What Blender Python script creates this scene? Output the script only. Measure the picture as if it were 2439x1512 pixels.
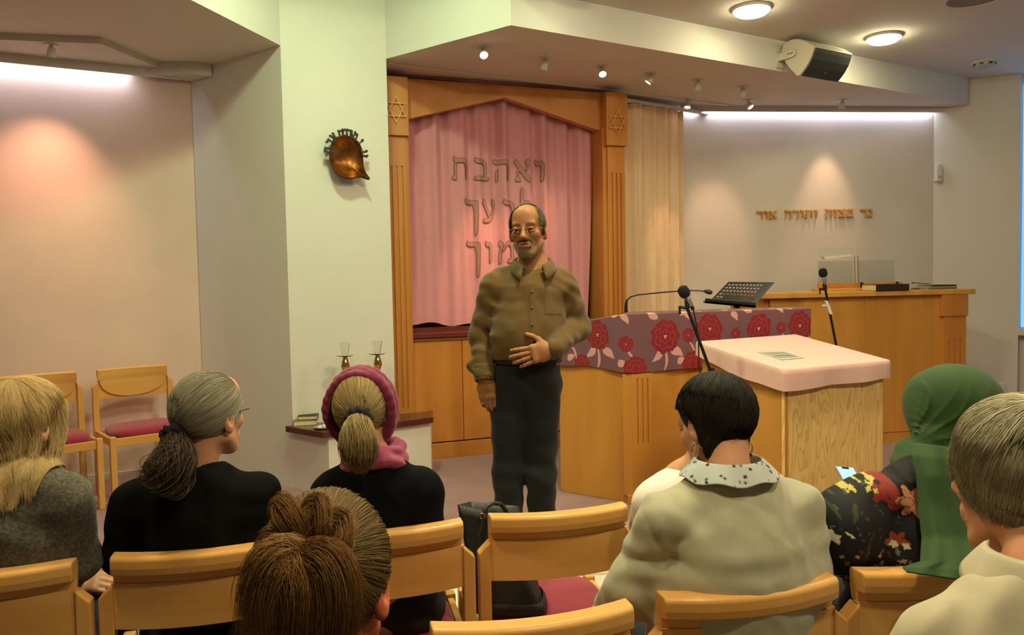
import bpy, bmesh, math, random
import numpy as np
from mathutils import Vector, Matrix

random.seed(7)
RNG = np.random.default_rng(11)
SC = bpy.context.scene
for _o in list(bpy.data.objects):
    bpy.data.objects.remove(_o)
COL = SC.collection

# ------------------------------------------------------------------ camera
F_PX, W_PX, H_PX = 1850.0, 2439, 1512
PITCH, ROLL, CAM_H = math.atan(88 / 1850.0), 0.019, 1.35
c_fw = np.array([0, math.cos(PITCH), -math.sin(PITCH)])
c_dn = -np.array([0, math.sin(PITCH), math.cos(PITCH)])
c_x = np.array([1.0, 0, 0])
c_R = math.cos(ROLL) * c_x + math.sin(ROLL) * c_dn
c_D = -math.sin(ROLL) * c_x + math.cos(ROLL) * c_dn
c_O = np.array([0, 0, CAM_H])
cam_data = bpy.data.cameras.new('camera')
cam = bpy.data.objects.new('camera', cam_data)
COL.objects.link(cam)
cam_data.sensor_width = 36.0
cam_data.lens = 36.0 * F_PX / W_PX
cam_data.clip_start = 0.05
_m = np.eye(4)
_m[:3, 0], _m[:3, 1], _m[:3, 2], _m[:3, 3] = c_R, -c_D, -c_fw, c_O
cam.matrix_world = Matrix([list(map(float, r)) for r in _m])
SC.camera = cam

def ray(u, v):
    return c_fw + c_R * (u - W_PX / 2) / F_PX + c_D * (v - H_PX / 2) / F_PX
def onz(u, v, z):                       # the point of the horizontal plane z seen at that pixel
    r = ray(u, v); return c_O + r * (z - CAM_H) / r[2]
def ony(u, v, y):                       # the point at distance y into the room
    r = ray(u, v); return c_O + r * y / r[1]
def onv(u, v, p, q):                    # the point of the vertical plane through p and q
    n = np.array([-(q[1] - p[1]), q[0] - p[0], 0.0]); r = ray(u, v)
    return c_O + r * (np.dot(np.array([p[0], p[1], 0.0]) - c_O, n) / np.dot(r, n))

# ------------------------------------------------------------------ world, exposure
SC.view_settings.view_transform = 'Standard'
SC.view_settings.look = 'None'
SC.view_settings.gamma = 1.0
SC.view_settings.exposure = 0.0
SC.view_settings.use_curve_mapping = False
world = bpy.data.worlds.new('world'); SC.world = world
world.use_nodes = True
_bg = world.node_tree.nodes['Background']
_bg.inputs['Color'].default_value = (1.0, 0.80, 0.56, 1)
_bg.inputs['Strength'].default_value = 0.10
SC.cycles.use_denoising = True
SC.cycles.max_bounces = 7
SC.cycles.diffuse_bounces = 4
SC.cycles.sample_clamp_indirect = 4.0

# ------------------------------------------------------------------ lamps of the room
def lamp(kind, name, loc, color, power, target=None, **kw):
    d = bpy.data.lights.new(name, kind)
    d.color = color; d.energy = power
    for k, v in kw.items(): setattr(d, k, v)
    o = bpy.data.objects.new(name, d); COL.objects.link(o)
    o.location = loc
    if target is not None:
        o.rotation_euler = (Vector(target) - Vector(loc)).to_track_quat('-Z', 'Y').to_euler()
    return o
CEIL, SOFF = 3.13, 2.90
# two ceiling discs are in the picture; some unseen ones extend their grid
DISC_A, DISC_B = onz(1790, 30, CEIL - .03), onz(2105, 96, CEIL - .03)
_s = DISC_A - DISC_B
_t = np.array([_s[1], -_s[0], 0.0])
if _t[1] > 0: _t = -_t
_t = _t / np.linalg.norm(_t) * 1.55
DISCS = [DISC_A, DISC_B, DISC_A + _s, DISC_A + 2 * _s]
DISCS += [DISC_A + _t + .2 * _s, DISC_A + _t + 1.6 * _s, np.array([2.6, 1.7, CEIL]), np.array([-1.25, 1.5, CEIL]), np.array([.75, .75, CEIL])]  # last entries: unseen lamps added to brighten seats, desk front and pillar side
DISC_POWER = [9, 12, 3, 54, 42, 62, 52, 52, 46]
DISC_COLOR = [(1, .92, .55), (1, .92, .55), (.95, 1, .60), (.74, 1, .56), (1, .88, .56), (1, .89, .60), (1, .88, .56), (1, .86, .48), (1, .88, .58)]
from mathutils.geometry import tessellate_polygon
# ------------------------------------------------------------------ helpers
ORIG = {}
def nrm(v):
    v = np.asarray(v, float); return v / (np.linalg.norm(v) + 1e-12)
def tag(o, label=None, cat=None, group=None, kind=None):
    for k, v in (('label', label), ('category', cat), ('group', group), ('kind', kind)):
        if v: o[k] = v
    return o
def thing(name, label, cat, loc=(0, 0, 0), group=None, rz=0.0):
    o = bpy.data.objects.new(name, None); COL.objects.link(o)
    o.empty_display_size = .1
    o.location = tuple(map(float, loc)); o.rotation_euler = (0, 0, rz)
    ORIG[o] = np.array(loc, float)
    return tag(o, label, cat, group)
def raw(name, verts, faces, mat, parent=None, smooth=False, local=False, colors=None, matidx=None):
    verts = np.asarray(verts, float)
    og = np.zeros(3)
    if parent is not None:
        og = ORIG.get(parent, og)
        if not local: verts = verts - og
    me = bpy.data.meshes.new(name)
    if isinstance(faces, np.ndarray):
        n, k = faces.shape
        me.vertices.add(len(verts)); me.vertices.foreach_set('co', verts.astype(np.float32).ravel())
        me.loops.add(n * k); me.loops.foreach_set('vertex_index', faces.astype(np.int32).ravel())
        me.polygons.add(n); me.polygons.foreach_set('loop_start', np.arange(0, n * k, k, dtype=np.int32))
        me.update(calc_edges=True); me.validate()
    else:
        me.from_pydata([tuple(map(float, v)) for v in verts], [], [list(map(int, f)) for f in faces])
    for m in (mat if isinstance(mat, (list, tuple)) else [mat]): me.materials.append(m)
    if matidx is not None: me.polygons.foreach_set('material_index', np.asarray(matidx, np.int32))
    if smooth: me.polygons.foreach_set('use_smooth', np.ones(len(me.polygons), bool))
    if colors is not None:
        a = me.color_attributes.new('Col', 'FLOAT_COLOR', 'POINT')
        c = np.ones((len(verts), 4), np.float32); c[:, :3] = colors
        a.data.foreach_set('color', c.ravel())
    me.update()
    o = bpy.data.objects.new(name, me); COL.objects.link(o)
    if parent is not None:
        o.parent = parent; ORIG[o] = og
    return o

def frame(d, upv=(0, 0, 1)):
    d = nrm(d); u = np.asarray(upv, float)
    if abs(d @ u) > .98: u = np.array([1.0, 0, 0])
    a = nrm(np.cross(u, d)); b = np.cross(d, a)
    return a, b, d

class MB:
    def __init__(s): s.v, s.f = [], []
    def add(s, v, f):
        n = len(s.v); s.v += [tuple(map(float, p)) for p in v]; s.f += [[i + n for i in q] for q in f]; return s
    def box(s, lo, hi, o=(0, 0, 0), ax=None, ay=None, az=None):
        ax = np.array([1., 0, 0]) if ax is None else np.asarray(ax, float)
        ay = np.array([0, 1., 0]) if ay is None else np.asarray(ay, float)
        az = np.array([0, 0, 1.]) if az is None else np.asarray(az, float)
        o = np.asarray(o, float); v = []
        for z in (lo[2], hi[2]):
            for x, y in ((lo[0], lo[1]), (hi[0], lo[1]), (hi[0], hi[1]), (lo[0], hi[1])):
                v.append(o + ax * x + ay * y + az * z)
        return s.add(v, [(3, 2, 1, 0), (4, 5, 6, 7), (0, 1, 5, 4), (1, 2, 6, 5), (2, 3, 7, 6), (3, 0, 4, 7)])
    def hexa(s, b, t):              # bottom quad, top quad
        return s.add(list(b) + list(t), [(3, 2, 1, 0), (4, 5, 6, 7), (0, 1, 5, 4), (1, 2, 6, 5), (2, 3, 7, 6), (3, 0, 4, 7)])
    def prism(s, poly, z0, z1):     # polygon in plan
        n = len(poly)
        a = sum(poly[i][0] * poly[(i + 1) % n][1] - poly[(i + 1) % n][0] * poly[i][1] for i in range(n))
        if a < 0: poly = list(poly)[::-1]
        v = [(p[0], p[1], z0) for p in poly] + [(p[0], p[1], z1) for p in poly]
        return s.add(v, [list(range(n))[::-1], list(range(n, 2 * n))] + [(i, (i + 1) % n, (i + 1) % n + n, i + n) for i in range(n)])
    def plate(s, poly, o, ax, az, n, t0, t1):   # polygon in a plane (ax, az), thickness along n
        k = len(poly); o, ax, az, n = map(lambda q: np.asarray(q, float), (o, ax, az, n))
        a = sum(poly[i][0] * poly[(i + 1) % k][1] - poly[(i + 1) % k][0] * poly[i][1] for i in range(k))
        if a < 0: poly = list(poly)[::-1]
        if np.dot(np.cross(ax, az), n) < 0: poly = list(poly)[::-1]
        v = [o + ax * p[0] + az * p[1] + n * t0 for p in poly] + [o + ax * p[0] + az * p[1] + n * t1 for p in poly]
        sd = [(i, (i + 1) % k, (i + 1) % k + k, i + k) for i in range(k)]
        if k <= 4: return s.add(v, [list(range(k))[::-1], list(range(k, 2 * k))] + sd)
        tri = [list(t) for t in tessellate_polygon([[Vector((p[0], p[1], 0)) for p in poly]])]
        cap = []
        for t in tri:
            e1, e2 = np.array(v[t[1]]) - v[t[0]], np.array(v[t[2]]) - v[t[0]]
            up_ = np.dot(np.cross(e1, e2), n * (t1 - t0)) > 0
            cap.append([i + k for i in (t if up_ else t[::-1])]); cap.append(t[::-1] if up_ else t)
        return s.add(v, cap + sd)
    def tube(s, path, rad, n=10, cap=True):
        path = [np.asarray(p, float) for p in path]
        rad = [rad] * len(path) if np.isscalar(rad) else rad
        v, f = [], []
        a = None
        for i, p in enumerate(path):
            d = nrm((path[min(i + 1, len(path) - 1)] - path[max(i - 1, 0)]))
            if a is None: a, b, _ = frame(d)
            else:
                a = nrm(a - d * (a @ d)); b = np.cross(d, a)
            for k in range(n):
                t = 2 * math.pi * k / n
                v.append(p + rad[i] * (math.cos(t) * a + math.sin(t) * b))
        for i in range(len(path) - 1):
            for k in range(n):
                k2 = (k + 1) % n
                f.append((i * n + k, i * n + k2, (i + 1) * n + k2, (i + 1) * n + k))
        if cap: f += [list(range(n))[::-1], list(range((len(path) - 1) * n, len(path) * n))]
        return s.add(v, f)
    def lathe(s, prof, o=(0, 0, 0), ax=(0, 0, 1), n=24):   # profile (radius, height)
        a, b, d = frame(ax); o = np.asarray(o, float); v, f = [], []
        for r, h in prof:
            for k in range(n):
                t = 2 * math.pi * k / n
                v.append(o + d * h + r * (math.cos(t) * a + math.sin(t) * b))
        for i in range(len(prof) - 1):
            for k in range(n):
                k2 = (k + 1) % n
                f.append((i * n + k, i * n + k2, (i + 1) * n + k2, (i + 1) * n + k))
        f += [list(range(n))[::-1], list(range((len(prof) - 1) * n, len(prof) * n))]
        return s.add(v, f)
    def build(s, name, mat, parent=None, bevel=0, smooth=False, local=False, seg=2):
        o = raw(name, s.v, s.f, mat, parent, smooth, local)
        if bevel:
            m = o.modifiers.new('edge', 'BEVEL'); m.width = bevel; m.segments = seg; m.limit_method = 'ANGLE'; m.angle_limit = math.radians(40)
            m.harden_normals = False
        if smooth and not bevel:
            try: o.data.set_sharp_from_angle(angle=math.radians(42))
            except Exception: pass
        return o

def grid_faces(nu, nv, loop=False):
    i = np.arange(nu - 1)[:, None]; j = np.arange(nv - 1)[None]
    a = i * nv + j
    return np.stack([a, a + nv, a + nv + 1, a + 1], -1).reshape(-1, 4)

# ------------------------------------------------------------------ materials
MATS = {}
def lin(c):
    return tuple(((x / 255) / 12.92 if x / 255 <= .04045 else ((x / 255 + .055) / 1.055) ** 2.4) for x in c)
def mat(name, col, rough=.6, metal=0., noise=0., nscale=8., bump=0., bscale=60., stretch=None, emit=None, estr=0., alpha=1., trans=0., spec=.5, attr=False, ior=1.45, sheen=0., col2=None, sss=0.):
    if name in MATS: return MATS[name]
    m = bpy.data.materials.new(name); MATS[name] = m; m.use_nodes = True
    nt = m.node_tree; N = nt.nodes; L = nt.links
    b = N['Principled BSDF']
    b.inputs['Base Color'].default_value = (*col, 1); b.inputs['Roughness'].default_value = rough
    b.inputs['Metallic'].default_value = metal; b.inputs['IOR'].default_value = ior
    b.inputs['Specular IOR Level'].default_value = spec
    b.inputs['Transmission Weight'].default_value = trans; b.inputs['Alpha'].default_value = alpha
    if sheen: b.inputs['Sheen Weight'].default_value = sheen; b.inputs['Sheen Roughness'].default_value = .5
    if sss:
        b.inputs['Subsurface Weight'].default_value = sss; b.inputs['Subsurface Radius'].default_value = (.012, .005, .003); b.inputs['Subsurface Scale'].default_value = 1.0
    if emit: b.inputs['Emission Color'].default_value = (*emit, 1); b.inputs['Emission Strength'].default_value = estr
    tc = N.new('ShaderNodeTexCoord'); mp = N.new('ShaderNodeMapping'); L.new(tc.outputs['Object'], mp.inputs[0])
    if stretch: mp.inputs['Scale'].default_value = stretch
    src = None
    if attr:
        a = N.new('ShaderNodeAttribute'); a.attribute_name = 'Col'; src = a.outputs['Color']
    if noise or col2:
        t = N.new('ShaderNodeTexNoise'); t.inputs['Scale'].default_value = nscale; t.inputs['Detail'].default_value = 5
        L.new(mp.outputs[0], t.inputs['Vector'])
        r = N.new('ShaderNodeValToRGB'); L.new(t.outputs['Fac'], r.inputs[0])
        r.color_ramp.elements[0].position = .35; r.color_ramp.elements[1].position = .65
        c2 = col2 or tuple(x * (1 - noise) for x in col)
        r.color_ramp.elements[0].color = (*c2, 1); r.color_ramp.elements[1].color = (*col, 1)
        if src is not None:
            r.color_ramp.elements[0].color = (1 - noise,) * 3 + (1,); r.color_ramp.elements[1].color = (1, 1, 1, 1)
            mx = N.new('ShaderNodeMix'); mx.data_type = 'RGBA'; mx.blend_type = 'MULTIPLY'; mx.inputs[0].default_value = 1
            L.new(src, mx.inputs[6]); L.new(r.outputs[0], mx.inputs[7]); src = mx.outputs[2]
        else: src = r.outputs[0]
    if src is not None: L.new(src, b.inputs['Base Color'])
    if bump:
        t2 = N.new('ShaderNodeTexNoise'); t2.inputs['Scale'].default_value = bscale; t2.inputs['Detail'].default_value = 3
        L.new(mp.outputs[0], t2.inputs['Vector'])
        bp = N.new('ShaderNodeBump'); bp.inputs['Strength'].default_value = bump; bp.inputs['Distance'].default_value = .004
        L.new(t2.outputs['Fac'], bp.inputs['Height']); L.new(bp.outputs[0], b.inputs['Normal'])
    return m
def wood(name, c1, c2, rough=.38, scale=6., stretch=(1, 1, .12), spec=.4):
    if name in MATS: return MATS[name]
    m = mat(name, c1, rough, noise=.2, nscale=scale, stretch=stretch, col2=c2, spec=spec, bump=.04, bscale=90)
    return m
PAINT = mat('wall_paint', (.74, .70, .62), .85, noise=.035, nscale=1.6, bump=.12, bscale=55)
PAINT_C = mat('ceiling_paint', (.70, .66, .60), .9, noise=.03, nscale=2., bump=.1, bscale=80)
PAINT_P = mat('niche_paint', (.76, .68, .61), .85, noise=.07, nscale=2.2, bump=.14, bscale=50)
CARPET = mat('mauve_carpet', lin((166, 128, 128)), .95, noise=.16, nscale=3.0, bump=.5, bscale=420, sheen=.2)
CARPET_G = mat('grey_carpet', lin((120, 112, 108)), .95, noise=.15, nscale=5., bump=.5, bscale=420)
CREAM = mat('cream_stone', (.82, .78, .62), .5, noise=.05, nscale=9)
BRASS = mat('brass', (.85, .60, .25), .22, 1.0)
W_ARK = wood('ark_beech', lin((205, 138, 66)), lin((188, 120, 52)))
W_PALE = wood('pale_beech', lin((222, 166, 84)), lin((205, 146, 66)))
W_CHAIR = wood('chair_beech', lin((226, 172, 98)), lin((210, 150, 76)), .33, 9., (.12, 1, 1))
W_CHAIRV = wood('chair_beech_upright', lin((226, 172, 98)), lin((210, 150, 76)), .33, 9., (1, 1, .12))
W_LECT = wood('lectern_veneer', lin((214, 152, 70)), lin((196, 134, 56)), .36, 5.)
BLACK = mat('black_plastic', (.012, .012, .013), .42)
BLACKM = mat('black_metal', (.02, .02, .022), .3, .3)
CHROME = mat('steel', (.62, .62, .6), .22, 1.)
WHITEP = mat('white_plastic', (.78, .76, .68), .4)
RED_SEAT = mat('crimson_upholstery', lin((156, 40, 62)), .9, noise=.12, nscale=40, bump=.3, bscale=500, sheen=.3)

# ------------------------------------------------------------------ the room
def struct(o): o['kind'] = 'structure'; return o
ANG_POD = np.array([.327 + 1.843, 3.525 - 3.275]); ANG_POD = ANG_POD / np.linalg.norm(ANG_POD)
POD0 = np.array([-1.843, 3.275])
def pod(s, off=0.0):
    p = POD0 + ANG_POD * s + np.array([ANG_POD[1], -ANG_POD[0]]) * off
    return (p[0], p[1])
LOW = -.165
struct(MB().box((-7, -3.5, LOW - .1), (7.5, 9, LOW)).build('floor', CARPET_G))
struct(MB().prism([pod(-4.5), pod(9), (7.4, 8.6), (-6.3, 8.6)], LOW, 0).build('floor_stage', CARPET))
struct(MB().prism([pod(-4.5, .03), pod(9, .03), pod(9, -.004), pod(-4.5, -.004)], LOW, .004).build('trim_1', CREAM))
struct(MB().prism([pod(1.15, .30), pod(2.75, .30), pod(2.75, .0302), pod(1.15, .0302)], LOW, -.004).build('trim_2', CREAM, bevel=.006))
struct(MB().prism([(.0, 4.83), (-1.4, -3.5), (7.5, -3.5), (7.5, 9), (.0, 9)], CEIL, CEIL + .12).build('ceiling', PAINT_C))
HI = 3.55
struct(MB().box((-7, -3.5, HI), (.2, 9, HI + .12)).build('ceiling_raised', PAINT_C))
struct(MB().prism([(-1.4, -3.5), (0, 4.83), (.06, 4.83), (-1.34, -3.5)], CEIL + .12, HI).build('trim_10', PAINT_C))
PIL_L, PIL_R = np.array([-1.467, 5.113]), np.array([-.837, 5.46])
JB1, JB2 = np.array([-2.046, 5.503]), np.array([-2.26, 5.63])
PEAK, SOFF_R = np.array([.027, 4.801]), np.array([4.236, 7.24])
ARK0 = np.array([-.896, 5.706]); ARK_T = np.array([math.cos(math.radians(20)), math.sin(math.radians(20))])
ARK_N = np.array([ARK_T[1], -ARK_T[0]])     # towards the room
def ark(t, n=0.0):
    p = ARK0 + ARK_T * t + ARK_N * n; return p
struct(MB().prism([PIL_L, PIL_R, (-.93, 5.66), (-1.05, 6.2), (-2.3, 6.3), JB2, JB1], 0, HI).build('wall_middle', PAINT))
NW0, NWD = np.array([-3.044, 5.219]), nrm([.178, .096]); NWN = np.array([NWD[1], -NWD[0]])
_a, _b = NW0 - NWD * 2.6, NW0 + NWD * .95
PAINT_L = mat('niche_paint_warm_lit', (.80, .60, .50), .85, noise=.07, nscale=2.2, bump=.14, bscale=50)  # niche paint with the warm spotlight tone mixed into its colour
struct(MB().prism([_a, _b, _b - NWN * .2, _a - NWN * .2], 0, CEIL).build('wall_left', PAINT_L))
struct(MB().prism([_a, _b - NWD * .02, _b - NWD * .02 + NWN * .012, _a + NWN * .012], 0, .07).build('baseboard_left', PAINT_P))
RW0, RW1 = np.array([.95, 7.10]), np.array([4.03, 7.43])
_d = nrm(RW1 - RW0); _n = np.array([_d[1], -_d[0]]); RWD, RWN = _d, _n
struct(MB().prism([RW0, RW1 + _d * .2, RW1 + _d * .2 - _n * .2, RW0 - _n * .2], 0, CEIL).build('wall_back', PAINT_P))
struct(MB().prism([ark(-.25, -.42), ark(2.3, -.75), ark(2.3, -.95), ark(-.25, -.62)], 0, CEIL).build('wall_ark', PAINT_P))
_w0, _w1 = RW1, RW1 + nrm([.392, -.203]) * .69
struct(MB().prism([_w0, _w1, _w1 + np.array([.2, .25]), _w0 + np.array([.2, .3])], 0, CEIL).build('wall_right', PAINT))
# soffits
_bk = np.array([-NWN[0], -NWN[1]])
struct(MB().prism([PIL_R, PEAK, SOFF_R, (4.3, 7.6), (.9, 7.5), (-1.0, 6.3)], SOFF, HI).build('trim_3', PAINT_C))
_e = nrm(PIL_L - np.array([-1.705, 4.285]))
struct(MB().prism([PIL_L, PIL_L - _e * 4.2, (-6.5, 2.4), (-6.5, 6.0), (-2.3, 6.0), JB2, JB1], SOFF, HI).build('trim_4', PAINT_C))
# lowered panel with chamfered corner over the left niche, and the lip that hides its light strip
_q = [onz(-420, 78, 2.86), onz(240, 104, 2.86), onz(376, 161, 2.86), onz(440, 190, 2.86)]
_lipa, _lipb = NW0 + NWN * .085 - NWD * 2.4, NW0 + NWN * .085 + NWD * .80
struct(MB().prism([_q[0][:2], _q[1][:2], _q[2][:2], _lipb, _lipa], 2.86, SOFF).build('trim_5', PAINT_C))
struct(MB().prism([_lipa, _lipb, _lipb + NWN * .012, _lipa + NWN * .012], 2.80, 2.861).build('trim_6', PAINT_C))
struct(MB().prism([JB1 + np.array([-.02, .0]), JB2, JB2 + np.array([-.35, -.22]), JB1 + np.array([-.12, -.07])], 2.815, SOFF).build('trim_7', PAINT_C))
# lip and light strip of the right niche
LP0, LP1 = np.array([1.56, 7.105]), np.array([4.10, 7.375])
struct(MB().prism([LP0, LP1, LP1 - RWN * .012, LP0 - RWN * .012], 2.85, SOFF).build('trim_8', PAINT_C))
_g0, _g1 = onz(925, 146, SOFF), onz(1738, 248, SOFF)
_gd = nrm(_g1[:2] - _g0[:2]); _gn = np.array([-_gd[1], _gd[0]])
struct(MB().prism([_g0[:2], _g1[:2], _g1[:2] + _gn * .03, _g0[:2] + _gn * .03], SOFF - .012, SOFF + .01).build('trim_9', PAINT))
def strip(a, b, z, power, color, nrm2):
    a, b = np.asarray(a), np.asarray(b); L = float(np.linalg.norm(b - a)); c = (a + b) / 2
    o = lamp('AREA', 'cove_light', (c[0], c[1], z), color, power, shape='RECTANGLE', size=L, size_y=.02)
    d = nrm(b - a); zz = nrm([nrm2[0] * .55, nrm2[1] * .55, 1.0])     # light leaves along -zz: down and onto the wall
    xx = np.array([d[0], d[1], 0]); yy = np.cross(zz, xx)
    M = np.eye(4); M[:3, 0], M[:3, 1], M[:3, 2], M[:3, 3] = xx, yy, zz, (c[0], c[1], z)
    o.matrix_world = Matrix([list(map(float, r)) for r in M])
strip(NW0 + NWN * .06 - NWD * 2.4, NW0 + NWN * .06 + NWD * .78, 2.85, 10, (.78, .82, 1), NWN)
strip(LP0 + RWD * .05 - RWN * .03, LP1 - RWD * .1 - RWN * .03, 2.885, 6, (.76, .80, 1), RWN)
# window on the far right: blue dusk outside
_wd = nrm([.392, -.203]); _wn = np.array([-_wd[1] * -1, -_wd[0]])
_p = np.array([_w1[0], _w1[1]])
GLOW = mat('dusk_sky', (.1, .3, .6), .3, emit=(.20, .52, 1.0), estr=1.1)
win = thing('window_1', None, None, (_p[0], _p[1], .8)); win['kind'] = 'structure'
_ins = _p + np.array([.06, .05])
MB().prism([_ins, _ins + _wd * 1.2, _ins + _wd * 1.2 + np.array([.01, .02]), _ins + np.array([.01, .02])], .83, 3.05).build('pane', GLOW, win)
MB().prism([_p + _wd * .0, _p + _wd * 1.2, _p + _wd * 1.2 + np.array([.1, .2]), _p + np.array([.1, .2])], .76, .82).build('sill', PAINT, win)
struct(MB().prism([_p + np.array([.08, .10]), _p + np.array([.08, .10]) + _wd * 1.3, _p + _wd * 1.3 + np.array([.2, .3]), _p + np.array([.2, .3])], 0, .76).build('wall_window', PAINT))
from mathutils.geometry import tessellate_polygon
# ------------------------------------------------------------------ ceiling lamps
for _i, _p in enumerate(DISCS):
    zc = HI if _p[0] < (_p[1] - 4.83) * .168 else CEIL
    _shown = ['round white disc lamp on the ceiling nearer to the beam peak', 'round white disc lamp on the ceiling above the wall loudspeaker'] 
    t = thing('ceiling_disc_lamp', _shown[_i] if _i < 2 else 'round white disc lamp out of view above the audience', 'ceiling lamp', (_p[0], _p[1], zc), 'round ceiling disc lamps')
    lm = mat('disc_lamp_glow_%d' % _i, (.9, .9, .8), .4, emit=DISC_COLOR[_i], estr=DISC_POWER[_i] * 5.4)
    MB().lathe([(.122, -.018), (.122, 0)], (_p[0], _p[1], zc), n=36).build('base_ring', WHITEP, t, smooth=True)
    MB().lathe([(.02, -.052), (.06, -.050), (.095, -.042), (.110, -.030), (.113, -.018)], (_p[0], _p[1], zc), n=36).build('diffuser', lm, t, smooth=True)
_q = onz(2345, 148, CEIL)
t = thing('smoke_detector', 'small round white vented fitting on the ceiling by the window wall', 'detector', _q)
MB().lathe([(.105, -.009), (.105, 0)], _q, n=32).build('base', WHITEP, t, smooth=True)
MB().lathe([(.02, -.05), (.06, -.046), (.082, -.034), (.088, -.009)], _q, n=32).build('cap', mat('grey_plastic', (.45, .46, .42), .5), t, smooth=True)
for k in range(8):
    a = k * math.pi / 4
    MB().box((-.012, -.004, -.006), (.012, .004, .006), _q + np.array([.084 * math.cos(a), .084 * math.sin(a), -.024]), (-math.sin(a), math.cos(a), 0), (math.cos(a), math.sin(a), 0)).build('vent_slot', BLACK, t)
_q = onz(2322, -6, CEIL)
t = thing('recessed_ceiling_fitting', 'large round recessed fitting cut off by the top of the view', 'ceiling fitting', _q)
MB().lathe([(.20, -.004), (.205, -.012), (.165, -.012), (.16, -.003)], _q, n=40).build('rim', PAINT_C, t, smooth=True)
MB().lathe([(.16, -.006), (.16, -.002)], _q, n=40).build('grille', mat('brown_grille', (.25, .2, .15), .7), t)

# ------------------------------------------------------------------ spotlights under the soffit
SPOT_GLOW = mat('spot_glow', (1, .9, .8), .3, emit=(1, .80, .62), estr=14)
SPOT_BODY = mat('spot_enamel', (.66, .62, .55), .45)
def spotlight(u, v, z, target, label, lit_seen, power=20, angle=34, color=(1, .60, .36), blend=.6):
    base = onz(u, v, z); base[2] = z
    d = nrm(np.asarray(target, float) - (base + np.array([0, 0, -.06])))
    t = thing('ceiling_spotlight', label, 'spotlight', base, 'small spotlights under the soffit')
    MB().lathe([(.040, -.007), (.042, 0)], base, n=28).build('base_plate', SPOT_BODY, t, smooth=True)
    c = base + np.array([0, 0, -.034])
    MB().tube([base + np.array([0, 0, -.008]), c + np.array([0, 0, .005])], .010, 12).build('stem', SPOT_BODY, t, smooth=True)
    b0 = c - d * .020
    MB().lathe([(.008, 0), (.019, .004), (.024, .02), (.028, .050), (.030, .062), (.027, .062), (.024, .055)], b0, d, 28).build('lamp_head', SPOT_BODY, t, smooth=True)
    MB().lathe([(.023, .053), (.023, .057)], b0, d, 28).build('lens', SPOT_GLOW, t)
    if power:
        p = b0 + d * .07
        lamp('SPOT', 'spotlight_beam', p, color, power, target=p + d, spot_size=math.radians(angle), spot_blend=blend, shadow_soft_size=.03)
_c = ark(.95, -.16)
def lw(s, z): p = NW0 + NWD * s; return (p[0], p[1], z)
def rw(u, v): p = onv(u, v, RW0, RW1); return p
spotlight(1150, 112, SOFF, (.25, 3.55, 1.2), 'lit spotlight nearest to the pillar, aimed at the room', True, 6, 50)
spotlight(1298, 138, SOFF, (*ark(.80, -.16), 1.60), 'spotlight shown from behind between the two nearest lit ones', False, 62, 27, (1, .55, .30), .9)
spotlight(1434, 157, SOFF, (.75, 4.3, .9), 'lit spotlight above the curtained cabinet, second from the pillar', True, 7, 55)
spotlight(1551, 175, SOFF, (*ark(.95, -.16), 1.35), 'spotlight shown from behind above the right star block', False, 60, 34, (1, .55, .32), .9)
spotlight(1663, 190, SOFF, (1.4, 6.9, 1.45), 'lit spotlight above the cream curtain, aimed down at it', True, 30, 26)
spotlight(1770, 206, SOFF, rw(1700, 560), 'lit spotlight nearer of the pair above the cove strip', True, 28, 38, (1, .60, .36), .95)
spotlight(1782, 238, SOFF, (3.0, 6.1, 1.2), 'lit spotlight farther of the pair above the cove strip', True, 14, 50)
spotlight(1638, 236, SOFF, (*ark(2.3, .1), 1.0), 'tiny dark spotlight above the top of the cream curtain', False, 0)
spotlight(2006, 238, SOFF, rw(1965, 520), 'spotlight under the soffit above the wooden counter', False, 28, 48, (1, .62, .38), .95)
spotlight(122, 106, 2.86, lw(-.15, 1.25), 'grey spotlight over the empty chairs by the left wall', False, 56, 84, (1, .54, .36), 1.0)
# ------------------------------------------------------------------ loudspeaker on the beam
FE = nrm(SOFF_R - PEAK); FN = np.array([FE[1], -FE[0]])
_p = onv(1853, 147, PEAK, SOFF_R)
sp = thing('wall_loudspeaker', 'cream loudspeaker with dark grille mounted on the ceiling beam', 'loudspeaker', _p)
def sec(prof, a0, a1, shrink=1.0):
    mb = MB(); n = len(prof)
    v = [(_p + np.array([*(FE * a + FN * q[0]), q[1]])) for a in (a0, a1) for q in prof]
    mb.add(v, [list(range(n)), list(range(n, 2 * n))[::-1]] + [((i + 1) % n, i, i + n, (i + 1) % n + n) for i in range(n)])
    return mb
_prof = [(.035, .03), (.03, .075), (.045, .108), (.09, .130), (.14, .133), (.20, .115), (.26, .08), (.325, .03), (.318, .002), (.295, -.045), (.262, -.09), (.225, -.125), (.195, -.150), (.175, -.150), (.13, -.105), (.08, -.045)]
SPK = mat('cream_abs', (.60, .56, .44), .45)
sec(_prof, 0, .44).build('cabinet', SPK, sp, bevel=.008)
_gr = [(.331, .022), (.322, -.004), (.299, -.051), (.266, -.096), (.229, -.131), (.203, -.151), (.19, -.14), (.25, -.08), (.30, 0), (.315, .02)]
sec(_gr, .018, .422).build('grille', mat('grille_cloth', (.055, .06, .045), .7, noise=.3, nscale=300), sp)
_b = MB(); _b.plate([(0, -.024), (.15, -.024), (.172, -.012), (.178, .006), (.172, .024), (.15, .034), (0, .034)], _p + np.array([*(-FE * .006), .02]), np.array([*FN, 0]), (0, 0, 1), np.array([*(-FE), 0]), 0, .012)
_b.box((-.03, 0, -.05), (.05, .012, .07), _p, np.array([*FE, 0]), np.array([*FN, 0]))
_b.build('bracket', SPK, sp, bevel=.004)
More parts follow.
